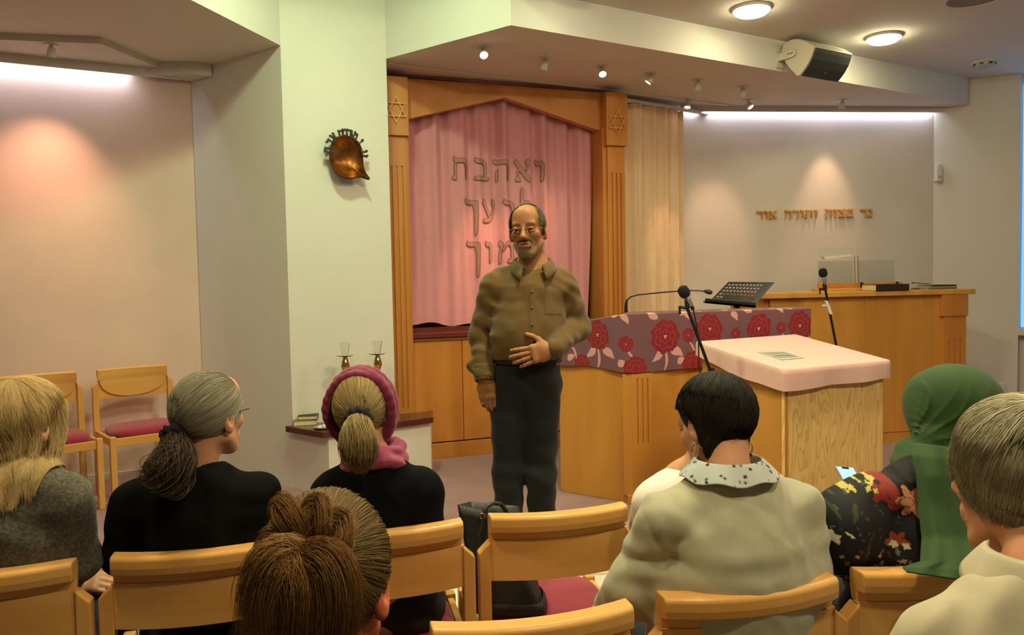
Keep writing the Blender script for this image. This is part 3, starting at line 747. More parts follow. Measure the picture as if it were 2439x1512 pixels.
_wl = float(np.linalg.norm(L0 - LL)); _wf = float(np.linalg.norm(L1 - L0))
nu, nv = 860, 200
su = np.linspace(0, _wl + _wf + .012, nu)
base = np.where((su < _wl)[:, None], LL[None] + np.clip(su, 0, _wl)[:, None] * _cd[None], L0[None] + (su - _wl)[:, None] * LD[None])
k = np.clip((su - _wl + .05) / .10, 0, 1)[:, None]; nn2 = _cn[None] * (1 - k) + LNn[None] * k
nn2 /= np.linalg.norm(nn2, axis=1, keepdims=True)
ztop = np.where(su < _wl, LH - .075 * (1 - su / _wl), LH) + .008
hem = .795 + .010 * np.sin(su * 9) + .012 * np.sin(su * 4 + 1) + .012 * np.clip((su - _wl) / _wf, 0, 1)
# profile: hem -> top edge -> over the top
prof = np.linspace(0, 1, nv)
P = np.zeros((nu, nv, 3)); Y = np.zeros((nu, nv))
for j, q in enumerate(prof):
    if q < .80:
        z = hem + (ztop - hem) * q / .80; off = .012 + .006 * np.sin(su * 17 + 2 * q) * (1 - q)
        P[:, j, :2] = base + nn2 * off[:, None] + nn2 * .006; P[:, j, 2] = z
        Y[:, j] = (ztop - hem) * q / .80
    else:
        d = (q - .80) / .20 * .20
        P[:, j, :2] = base + nn2 * (.016 - d) ; P[:, j, 2] = ztop + .006 * min(1, d / .01)
        Y[:, j] = (ztop - hem) + d
xs_ = np.repeat(su, nv); ys_ = Y.ravel()
CLOTH_F = mat('floral_cloth', (1, 1, 1), .85, attr=True, bump=.2, bscale=700, sheen=.15)
fc_o = raw('floral_cloth', P.reshape(-1, 3), grid_faces(nu, nv), CLOTH_F, None, True, colors=floral(xs_, ys_))
tag(fc_o, 'mauve cloth with dark red flowers draped over the lectern', 'cloth')

# gooseneck microphone on the lectern
_g = ony(1491, 741, 4.80)
gm = thing('gooseneck_microphone', 'thin black gooseneck microphone rising from the floral cloth', 'microphone', _g)
path = [ony(1491, 744, 4.80), ony(1491, 728, 4.80), ony(1493, 715, 4.79), ony(1502, 707, 4.78), ony(1520, 702, 4.77), ony(1580, 696, 4.74), ony(1640, 691.5, 4.71), ony(1664, 692, 4.70), ony(1682, 694, 4.69)]
MB().tube(path[:3], [.011, .010, .006], 12).build('base', BLACK, gm, smooth=True)
MB().tube(path[1:], .0045, 8).build('neck', BLACKM, gm, smooth=True)
MB().tube([ony(1676, 693, 4.69), ony(1683, 694, 4.69), ony(1690, 695.5, 4.685), ony(1697, 696.5, 4.68)], [.006, .013, .016, .009], 14).build('capsule', BLACK, gm, smooth=True)

# music stand behind the lectern
def q4(uvs, y): return [ony(u, v, yy) for (u, v), yy in zip(uvs, y)]
ms = thing('music_stand', 'black perforated music stand behind the floral lectern', 'music stand', ony(1755, 735, 5.55) * np.array([1, 1, 0]))
A, B, Cc, Dd = q4([(1689, 718), (1797, 728), (1845, 672), (1735, 671)], [5.45, 5.45, 5.67, 5.67])
m = MB(); ex, ey = (B - A), (Dd - A); nv_ = nrm(np.cross(ex, ey))
def bil(u, v): return (A * (1 - u) + B * u) * (1 - v) + (Dd * (1 - u) + Cc * u) * v
# perforated plate: cells with round holes (the centre band is left plain)
def cell(u0, u1, v0, v1, hole):
    cu_, cv = (u0 + u1) / 2, (v0 + v1) / 2; ru, rv = (u1 - u0) * .36, (v1 - v0) * .32
    if not hole: m.add([bil(u0, v0), bil(u1, v0), bil(u1, v1), bil(u0, v1)], [(0, 1, 2, 3)]); return
    o_, i_ = [], []
    for k in range(16):
        a = 2 * math.pi * (k + .5) / 16; c, s = math.cos(a), math.sin(a); sc = 1 / max(abs(c), abs(s))
        o_.append(bil(cu_ + c * sc * (u1 - u0) / 2, cv + s * sc * (v1 - v0) / 2)); i_.append(bil(cu_ + c * ru, cv + s * rv))
    m.add(o_ + i_, [(k, (k + 1) % 16, (k + 1) % 16 + 16, k + 16) for k in range(16)])
cols_, rows_ = 12, 6
for j in range(rows_):
    for i in range(cols_):
        u0, u1 = .04 + .92 * i / cols_, .04 + .92 * (i + 1) / cols_; v0, v1 = .04 + .90 * j / rows_, .04 + .90 * (j + 1) / rows_
        hole = (j >= 2 and i < 10) or (j < 2 and (i < 2 or i in (9, 10)))
        cell(u0, u1, v0, v1, hole)
for (u0, u1, v0, v1) in ((0, 1, 0, .04), (0, 1, .94, 1), (0, .04, .04, .94), (.96, 1, .04, .94)): cell(u0, u1, v0, v1, False)
pl = m.build('desk_plate', mat('black_sheet_metal', (.03, .03, .034), .4, .4), ms)
sm = pl.modifiers.new('thick', 'SOLIDIFY'); sm.thickness = .003
dz = np.array([0, 0, 1.]); e = nrm(ex); nn_ = nrm(np.cross(e, dz))
if nn_[1] > 0: nn_ = -nn_
MB().box((-.04, -.004, -.014), (float(np.linalg.norm(ex)) - .005, .05, .004), A, e, nn_, dz).box((-.04, .045, -.014), (float(np.linalg.norm(ex)) - .005, .05, .022), A, e, nn_, dz).build('lip', BLACKM, ms, bevel=.004)
s0 = ony(1755, 728, 5.50)
MB().tube([s0 + dz * .005, s0 - dz * .03], [.03, .014], 12).tube([s0 - dz * .03, np.array([s0[0], s0[1], .10])], .011, 12).build('pole', BLACKM, ms, smooth=True)
for k in range(3):
    a = k * 2.094 + .4
    MB().tube([np.array([s0[0], s0[1], .18]), np.array([s0[0] + .25 * math.cos(a), s0[1] + .25 * math.sin(a), .012])], .009, 8).build('leg', BLACKM, ms, smooth=True)

# ------------------------------------------------------------------ reading desk with the pink cloth
qF, qR, qB, qL = onz(1868, 880, .900), onz(2118, 858, .900), onz(1895, 797, .985), onz(1660, 814, .985)
PLY = mat('plywood', (.8, .6, .3), .5)
def plywood():
    nt = PLY.node_tree; N, L = nt.nodes, nt.links; b = N['Principled BSDF']
    tc = N.new('ShaderNodeTexCoord'); mp = N.new('ShaderNodeMapping'); L.new(tc.outputs['Object'], mp.inputs[0]); mp.inputs['Scale'].default_value = (1, 1, .20)
    nz = N.new('ShaderNodeTexNoise'); nz.inputs['Scale'].default_value = 4.8; nz.inputs['Detail'].default_value = 3.5; nz.inputs['Roughness'].default_value = .55; L.new(mp.outputs[0], nz.inputs['Vector'])
    ml = N.new('ShaderNodeMath'); ml.operation = 'MULTIPLY'; ml.inputs[1].default_value = 22; L.new(nz.outputs['Fac'], ml.inputs[0])
    fr_ = N.new('ShaderNodeMath'); fr_.operation = 'FRACT'; L.new(ml.outputs[0], fr_.inputs[0])
    r = N.new('ShaderNodeValToRGB'); L.new(fr_.outputs[0], r.inputs[0])
    e = r.color_ramp.elements; e[0].position = 0; e[0].color = (*lin((252, 212, 140)), 1); e[1].position = 1; e[1].color = (*lin((250, 206, 132)), 1)
    x = r.color_ramp.elements.new(.62); x.color = (*lin((244, 196, 120)), 1)
    x = r.color_ramp.elements.new(.82); x.color = (*lin((226, 174, 98)), 1)
    x = r.color_ramp.elements.new(.90); x.color = (*lin((244, 198, 122)), 1)
    L.new(r.outputs[0], b.inputs['Base Color'])
plywood()
rd = thing('reading_desk', 'square reading desk with plywood front below the pink cloth', 'desk', (qF[0], qF[1], 0))
cen4 = (qF + qR + qB + qL) / 4
ins = lambda q, k=.94: cen4[:2] + (q[:2] - cen4[:2]) * k
iF, iR, iB, iL = map(ins, (qF, qR, qB, qL))
def wallq(a, b, th, name, m_):
    d = nrm(b - a); n = np.array([-d[1], d[0]])
    za, zb = [(.895 if any(np.allclose(q, z) for z in (iF, iR)) else .98) - .012 for q in (a, b)]
    o = MB().hexa([(a[0], a[1], 0), (b[0], b[1], 0), (*(b + n * th), 0), (*(a + n * th), 0)], [(a[0], a[1], za), (b[0], b[1], zb), (*(b + n * th), zb), (*(a + n * th), za)])
    o.build(name, m_, rd)
wallq(iF, iR, .02, 'front_panel', PLY); wallq(iR, iB, .02, 'side_panel', W_LECT); wallq(iB, iL, .02, 'back_panel', W_LECT); wallq(iL, iF, .02, 'side_panel', W_LECT)
ins2 = lambda q: np.array([*(cen4[:2] + (q[:2] - cen4[:2]) * .97), q[2] - .012])
MB().hexa([ins2(q) - np.array([0, 0, .02]) for q in (qF, qR, qB, qL)], [ins2(q) for q in (qF, qR, qB, qL)]).build('top', W_LECT, rd)
PCL = mat('pink_cloth', lin((238, 190, 178)), .85, noise=.04, nscale=14, bump=.2, bscale=500, sheen=.2)
# cloth = top surface plus four hanging sides with soft waves
n1 = 24
corners = [qF, qR, qB, qL]; drop = [.075, .065, .05, .10]
rim_pts, outw, sdrop = [], [], []
for i in range(4):
    a, b = corners[i], corners[(i + 1) % 4]; d = nrm((b - a)[:2]); o2 = np.array([d[1], -d[0], 0])
    for k in range(n1):
        t = k / n1; rim_pts.append(a + (b - a) * t)
        pw, nx = corners[i - 1], corners[(i + 1) % 4]
        if k == 0:
            dp = nrm((a - pw)[:2]); oo = nrm(o2 + np.array([dp[1], -dp[0], 0]))
        else: oo = o2
        outw.append(oo)
        da, db = ([.105, .092, .05, .075] * 2)[i], ([.105, .092, .05, .075] * 2)[i + 1]
        if i == 3: db = .105
        sdrop.append(da + (db - da) * t + .003 * math.sin(k * .45 + i) + (.018 * math.sin(t * 3.1) if i == 3 else 0))
rim_pts, outw, sdrop = map(np.array, (rim_pts, outw, sdrop)); nrp = len(rim_pts)
rings = []
for kk in (0.0, .25, .5, .75, .94):
    q = cen4 + (rim_pts - cen4) * kk; rings.append(q + np.array([0, 0, .003]))
rings.append(rim_pts + outw * -.002 + np.array([0, 0, .003])); rings.append(rim_pts + outw * .005 - np.array([0, 0, .003]))
for f_ in (.25, .5, .75, 1.0):
    w = .006 + .004 * np.sin(np.arange(nrp) * .45) * f_ + .002 * np.sin(np.arange(nrp) * 1.1) * f_
    rings.append(rim_pts + outw * w[:, None] - np.array([0, 0, 1.]) * (sdrop * f_)[:, None])
nrv, nf = np.concatenate(rings), []
for i in range(len(rings) - 1):
    for k in range(nrp): nf.append((i * nrp + k, (i + 1) * nrp + k, (i + 1) * nrp + (k + 1) % nrp, i * nrp + (k + 1) % nrp))
pc = raw('pink_table_cloth', nrv, nf, PCL, None, True)
tag(pc, 'plain pale pink cloth covering the square reading desk', 'cloth')
def ondesk(u, v):
    n = np.cross(qR - qF, qL - qF); r = ray(u, v); return c_O + r * (np.dot(qF + np.array([0, 0, .0045]) - c_O, n) / np.dot(r, n))
_s = [ondesk(*p) for p in ((1803, 838), (1868, 837), (1915, 852), (1862, 857))]
pp_ = thing('leaflet', 'shiny printed leaflet lying on the pink cloth', 'leaflet', _s[0])
_m = MB(); _m.hexa([q for q in _s][::-1] if False else _s, [q + np.array([0, 0, .0015]) for q in _s]); _m.build('sheet', mat('glossy_paper', lin((206, 206, 190)), .12, spec=.8), pp_)
_m = MB()
for a0, a1 in ((.16, .24), (.34, .40), (.52, .66), (.76, .82)):
    f4 = lambda u, v: (_s[0] * (1 - u) + _s[1] * u) * (1 - v) + (_s[3] * (1 - u) + _s[2] * u) * v + np.array([0, 0, .0022])
    _m.add([f4(.1, a0), f4(.9, a0), f4(.9, a1), f4(.1, a1)], [(0, 3, 2, 1)])
_m.build('print', mat('grey_print', lin((120, 122, 118)), .3), pp_)

# ------------------------------------------------------------------ long counter at the right
K0, KD = np.array([1.94, 5.95]), np.array([math.cos(math.radians(9.4)), math.sin(math.radians(9.4))]); KN = np.array([KD[1], -KD[0]])
KX, KNN, KO = np.array([*KD, 0]), np.array([*KN, 0]), np.array([*K0, 0])
KW = 1.725
ko = thing('wooden_counter', 'long wooden counter with fluted end post near the right wall', 'counter', KO)
m = MB()
for i in range(6): m.box((.045 + i * .265, -.03, .09), (.045 + (i + 1) * .265 - .0015, 0 if i % 2 else -.0012, 1.17), KO, KX, KNN)
m.build('front_boards', W_LECT, ko)
MB().box((.04, -.62, .06), (KW - .02, -.031, 1.172), KO, KX, KNN).build('carcass', W_LECT, ko)
MB().box((0, -.60, 0), (.04, -.02, 1.172), KO, KX, KNN).build('end_panel', W_ARK, ko)
MB().box((.03, -.02, 0), (KW - .03, -.008, .09), KO, KX, KNN).build('plinth', W_LECT, ko)
MB().box((-.045, -.66, 1.174), (KW + .055, .045, 1.215), KO, KX, KNN).build('top', W_PALE, ko, bevel=.005)
m = MB(); t0 = KW - .21; xs = [t0 + .0, t0 + .040, t0 + .052, t0 + .090, t0 + .102, t0 + .140, t0 + .152, t0 + .196]
m.box((t0, -.03, 0), (t0 + .196, .018, 1.0), KO, KX, KNN)
for i in (0, 2, 4, 6): m.box((xs[i], .018, .2), (xs[i + 1], .028, .82), KO, KX, KNN)
m.box((t0, .018, 0), (t0 + .196, .028, .2), KO, KX, KNN); m.box((t0, .018, .82), (t0 + .196, .028, 1.0), KO, KX, KNN)
m.build('pilaster', W_ARK, ko)
MB().box((t0 - .025, -.03, 1.0), (t0 + .205, .04, 1.173), KO, KX, KNN).build('post_head', W_ARK, ko, bevel=.003)
KT = 1.2155
def oncount(u, v): return onz(u, v, KT)
# glass holder on the counter
g0 = KO + KX * .62 - KNN * .30 + np.array([0, 0, KT])
def kx_at(u, depth):     # along-counter coordinate for a pixel column, at depth behind the front edge
    p = onv(u, 690, K0 - KN * depth, K0 - KN * depth + KD); return float((p[:2] - (K0 - KN * depth)) @ KD)
gd = .28
xa, xb = kx_at(1946, gd), kx_at(2143, gd)
gh = thing('glass_book_rest', 'clear glass plates standing in a wooden base on the counter', 'book rest', KO + KX * xa - KNN * gd + np.array([0, 0, KT]))
GO = KO - KNN * gd + np.array([0, 0, KT])
MB().box((xa - .02, -.05, 0), (xb + .0, .06, .022), GO, KX, KNN).build('base_board', W_PALE, gh, bevel=.003)
MB().box((xa, .0, .022), (xb, .028, .062), GO, KX, KNN).build('holding_rail', W_ARK, gh, bevel=.003)
PANE = mat('tinted_pane', (.93, .94, .90), .03, trans=.92, ior=1.08, spec=.6)
def pane(u0, u1, vt, lean, nm, dx0=0.):
    xx0, xx1 = kx_at(u0, gd), kx_at(u1, gd); zt_ = onv(u0, vt, K0 - KN * gd, K0 - KN * gd + KD)[2] - KT
    up_ = nrm(dz * 1.0 - KNN * .22 + KX * lean)
    MB().plate([(xx0, .03), (xx1, .03), (xx1, zt_), (xx0, zt_)], GO - KNN * .008, KX, up_, nrm(np.cross(KX, up_)), 0, .005).build(nm, PANE, gh)
pane(1950, 2034, 589, .12, 'glass_pane'); pane(2044, 2133, 588, .12, 'glass_pane')
pane(1950, 2133, 620, .12, 'glass_pane')
for u in (2036, 2044):
    x = kx_at(u, gd); MB().plate([(x, .03), (x + .004, .03), (x + .004, .29), (x, .29)], GO, KX, nrm(dz - KNN * .22 + KX * .12), KNN, 0, .006).build('seam_strip', mat('olive_edge', lin((128, 112, 70)), .4), gh)
for u in (1958, 2047, 2131):
    MB().box((kx_at(u, gd) - .012, .026, .02), (kx_at(u, gd) + .012, .034, .066), GO, KX, KNN).build('clip', BLACK, gh, bevel=.003)
_s = [onv(u, v, K0 - KN * (gd + .06), K0 - KN * (gd + .06) + KD) for u, v in ((1962, 611), (2028, 606), (2028, 610), (1966, 618))]
_pp = thing('folded_paper', 'white folded paper tucked behind the glass plates', 'paper', _s[0])
_m = MB(); _m.hexa(_s, [q - KNN * .05 + dz * .004 for q in _s]); _m.build('sheet', mat('white_paper', (.8, .78, .72), .7), _pp)
bx = kx_at(2108, .04)
book(KO + KX * bx - KNN * .04 + dz * KT, KX, KNN, .285, .19, .050, LEA, 'thick black book lying flat on the counter')
bx = kx_at(2225, .12)
for k, (w, d, h, c, lab) in enumerate([(.25, .2, .012, 'grey_folder', 'grey folder, lowest of the small stack on the counter'), (.25, .19, .010, 'white_folder', 'pale folder, middle of the small stack on the counter'), (.22, .18, .012, 'dark_folder', 'dark folder, topmost of the small stack on the counter')]):
    hz = [0, .0125, .023][k]
    book(KO + KX * (bx + .01 * k) - KNN * .12 + dz * (KT + hz), KX, KNN, w, d, h, mat(c, lin([(120, 112, 96), (190, 180, 150), (60, 56, 48)][k]), .6), lab, 'folders on the counter', 'folder')
ya = kx_at(2172, .05)
yd = thing('pointer_rod', 'thin dark pointer rod leaning on the folder stack', 'pointer', KO + KX * ya - KNN * .05 + dz * KT)
MB().tube([KO + KX * kx_at(2174, .05) - KNN * .05 + dz * (KT + .056), KO + KX * kx_at(2215, .1) - KNN * .10 + dz * (KT + .042)], .003, 8).build('rod', BLACKM, yd)
MB().lathe([(.0, -.007), (.006, -.004), (.007, 0), (.006, .004), (0, .007)], KO + KX * kx_at(2174, .05) - KNN * .05 + dz * (KT + .056), n=12).build('tip', BLACKM, yd, smooth=True)
yd = thing('pointer_rod', 'short dark pointer rod lying flat before the folder stack', 'pointer', KO + KX * ya - KNN * .02 + dz * KT)
MB().tube([KO + KX * kx_at(2169, .03) - KNN * .03 + dz * (KT + .006), KO + KX * kx_at(2190, .03) - KNN * .03 + dz * (KT + .006)], .004, 8).build('rod', BLACKM, yd)

# ------------------------------------------------------------------ microphones on stands
FOAM = mat('foam_windscreen', (.008, .008, .009), .95, bump=.5, bscale=600)
def micstand(y0, head, body_end, clip, pole_end, label, cable=True, tape=None):
    hy = y0; H0, B1, Cl, Pe = ony(*head, hy), ony(*body_end, hy), ony(*clip, hy), ony(*pole_end, hy)
    d = nrm(Pe - Cl); foot = Cl + d * ((Cl[2] - .02) / -d[2]) if False else None
    t = thing('microphone_stand', label, 'microphone', np.array([Pe[0], Pe[1], 0]))
    ax = nrm(B1 - H0)
    MB().lathe([(.010, -.028), (.024, -.02), (.030, 0), (.029, .018), (.020, .034), (.012, .036)], H0, ax, 20).build('windscreen', FOAM, t, smooth=True)
    MB().lathe([(.012, .030), (.016, .05), (.015, .06), (.0125, float(np.linalg.norm(B1 - H0)))], H0, ax, 18).build('microphone_body', mat('champagne_metal', (.62, .6, .5), .3, .9), t, smooth=True)
    MB().tube([B1 - ax * .02, B1 + ax * .02], .010, 12).build('plug', BLACK, t, smooth=True)
    MB().tube([B1 - ax * .05, Cl + d * .0], .013, 10).tube([Cl + np.array([-.04, 0, .008]), Cl + np.array([.0, 0, .0])], .008, 8).tube([Cl + np.array([-.04, 0, .012]), Cl + np.array([-.038, 0, -.03])], .006, 8).build('clip', BLACK, t, smooth=True)
    joint = Pe + d * .04
    MB().tube([Cl, joint], .0085, 12).build('boom', BLACKM, t, smooth=True)
    base = np.array([joint[0], joint[1], 0.0])
    MB().tube([joint + np.array([0, 0, .03]), joint - np.array([0, 0, .03])], .018, 12).build('joint', BLACK, t, smooth=True)
    MB().tube([joint, base + np.array([0, 0, .12])], .010, 12).build('upright', BLACKM, t, smooth=True)
    for k in range(3):
        a = k * 2.094 + 2.3
        MB().tube([base + np.array([0, 0, .14]), base + np.array([.19 * math.cos(a), .19 * math.sin(a), .010])], .008, 8).build('leg', BLACKM, t, smooth=True)
    if cable:
        e = B1 + ax * .02
        MB().tube([e, e + np.array([.012, 0, -.06]), ony(1663, 800, hy - .01), ony(1665, 870, hy - .01), np.array([base[0] - .02, base[1] - .03, .3]), np.array([base[0] - .05, base[1] - .06, .01])], .0035, 6).build('cable', BLACK, t, smooth=True)
    if tape:
        a, b = ony(*tape[0], hy), ony(*tape[1], hy)
        MB().tube([a, b], .012, 10).build('white_tape', WHITEP, t, smooth=True)
        a2 = ony(*tape[2], hy - .015); MB().box((-.016, -.002, -.006), (.012, .002, .006), a2).build('tape_end', WHITEP, t)
micstand(3.98, (1628, 693), (1647, 729), (1637, 734), (1688, 872), 'microphone on boom stand before the floral cloth')
micstand(5.52, (1960, 648), (1965, 679), (1966, 690), (1992, 824), 'microphone on stand before the long counter, white tape on pole', False, ((1968, 716), (1979, 748), (1964, 727)))
# ------------------------------------------------------------------ chairs
def make_chair():
    t = thing('wooden_chair', 'x', 'chair', (0, 0, 0), 'wooden chairs with crimson seats')
    def bow(x): return .040 * (x / .215) ** 2
    # crest rail: a bowed section with a rolled back lip
    sec_ = [(-.034, .770), (-.037, .790), (-.036, .812), (-.028, .820), (.014, .820), (.020, .812), (.018, .775), (.012, .742), (-.010, .742), (-.010, .768)]
    xs = np.linspace(-.215, .215, 13); n = len(sec_); v, f = [], []
    for x in xs:
        for y, z in sec_: v.append((x, y + bow(x) - .21 - .012, z))
    for i in range(len(xs) - 1):
        for k in range(n): f.append((i * n + k, i * n + (k + 1) % n, (i + 1) * n + (k + 1) % n, (i + 1) * n + k))
    f += [list(range(n))[::-1], list(range((len(xs) - 1) * n, len(xs) * n))]
    MB().add(v, [q[::-1] for q in f]).build('crest_rail', W_CHAIR, t, bevel=.004, local=True)
    # half-moon back panel in front of the board
    m = MB(); N = 25; fr_, bk = [], []
    for k in range(N):
        x = -.205 + .41 * k / (N - 1); zb = .742 - .115 * math.sqrt(max(0, 1 - (x / .206) ** 2))
        for y in (.016, -.002): fr_.append((x, y + bow(x) - .222, .748)); fr_.append((x, y + bow(x) - .222, min(zb, .746)))
    for k in range(N - 1):
        a, b = k * 4, (k + 1) * 4
        m.f += [(a, a + 1, b + 1, b), (a + 2, b + 2, b + 3, a + 3), (a + 1, a + 3, b + 3, b + 1)]
    m.v = fr_
    m.build('back_panel', W_CHAIR, t, local=True)
    m = MB(); N = 13; v, f = [], []
    for k in range(N):
        x = -.218 + .436 * k / (N - 1)
        for y, z in ((-.012, .622), (-.012, .744), (.004, .744), (.004, .622)): v.append((x, y + bow(x) * .9 - .222, z))
    for i in range(N - 1):
        for k in range(4): f.append((i * 4 + (k + 1) % 4, i * 4 + k, (i + 1) * 4 + k, (i + 1) * 4 + (k + 1) % 4))
    f += [[0, 1, 2, 3], [(N - 1) * 4 + q for q in (3, 2, 1, 0)]]
    m.add(v, f).build('back_board', W_CHAIR, t, local=True)
    for s in (-1, 1):
        m = MB(); x0, x1 = s * .214, s * .250
        y0, y1 = -.205, -.165
        poly = [(x0, 0), (x1, 0), (x1, .708), (x0, .742)]
        m.plate(poly, (0, y0, 0), (1, 0, 0), (0, 0, 1), (0, 1, 0), 0, y1 - y0); m.build('rear_leg', W_CHAIRV, t, bevel=.004, local=True)
        m = MB(); m.box((s * .232 - .018, .205, 0), (s * .232 + .018, .245, .438)); m.build('front_leg', W_CHAIRV, t, bevel=.005, local=True)
        m = MB(); m.box((s * .232 - .011, -.165, .375), (s * .232 + .011, .205, .425)); m.build('side_rail', W_CHAIR, t, bevel=.003, local=True)
    MB().box((-.214, .215, .375), (.214, .237, .425)).build('front_rail', W_CHAIR, t, bevel=.003, local=True)
    MB().box((-.214, -.196, .375), (.214, -.174, .425)).build('rear_rail', W_CHAIR, t, bevel=.003, local=True)
    # cushion: a rounded trapezoid, slightly domed
    n, rings = 44, []
    for k, (sc_, z) in enumerate([(.97, .428), (1.0, .436), (1.0, .452), (.975, .466), (.90, .475), (.6, .483), (.25, .486), (.02, .487)]):
        r = []
        for i in range(n):
            a = 2 * math.pi * i / n; c, s_ = math.cos(a), math.sin(a); p = 4.2
            q = (abs(c) ** p + abs(s_) ** p) ** (-1 / p)
            r.append((c * q * .212 * sc_ * (1.0 + .03 * s_), s_ * q * .192 * sc_ + .016, z - .012))
        rings += r
    f = []
    for i in range(7):
        for k in range(n): f.append((i * n + k, i * n + (k + 1) % n, (i + 1) * n + (k + 1) % n, (i + 1) * n + k))
    f += [list(range(n))[::-1], list(range(7 * n, 8 * n))]
    MB().add(rings, f).build('seat_cushion', RED_SEAT, t, smooth=True, local=True)
    return t
CHAIR0 = make_chair(); _first = [True]
def place_chair(x, y, rz, z, label, group='wooden chairs with crimson seats'):
    if _first[0]: r = CHAIR0; _first[0] = False
    else:
        r = CHAIR0.copy(); COL.objects.link(r)
        for ch in list(CHAIR0.children):
            c = ch.copy(); COL.objects.link(c); c.parent = r
    r.location = (x, y, z); r.rotation_euler = (0, 0, rz); r['label'] = label; r['group'] = group
    return r
CU = np.array([math.cos(math.radians(13)), math.sin(math.radians(13))]); CF = np.array([-CU[1], CU[0]])
def seat(cx, cy, label, ang=13, dx=0):   # centre of the crest rail
    a = math.radians(ang); f = np.array([-math.sin(a), math.cos(a)])
    p = np.array([cx, cy]) + f * .245
    place_chair(float(p[0]), float(p[1]), a, LOW, label)
    return p
SA = seat(-1.335, 1.868, 'chair under the blonde person in grey, at the far left')
SB = seat(-.837, 1.997, 'chair under the person with grey ponytail in black')
SC_ = seat(-.355, 2.144, 'chair under the person with magenta headscarf')
SD = seat(.142, 2.279, 'empty chair with the black bag on its seat')
SD2 = np.array([.68, 2.67])
place_chair(.68, 2.67, math.radians(84), LOW, 'chair turned sideways under the child in the white shirt')
SG = seat(.045, 1.541, 'empty chair in the near row left of the sage sweater')
SE = seat(.536, 1.675, 'chair under the dark-haired person in sage sweater')
SF = seat(1.022, 1.795, 'chair under the person in green headscarf', 13)
SH = seat(-.44, .86, 'chair under the brown-haired person with messy bun', 13)
SI = seat(.70, 1.00, 'chair under the grey-haired person in beige linen', 13)
for lab, (cx, cy), an in (('empty wooden chair by the left wall behind the blonde person', (-2.99, 4.86), 222), ('empty wooden chair by the left wall beside the pillar recess', (-2.56, 5.20), 220)):
    a = math.radians(an); f = np.array([-math.sin(a), math.cos(a)]); p = np.array([cx, cy]) + f * .20
    place_chair(float(p[0]), float(p[1]), a, 0, lab, 'wooden chairs by the left wall')
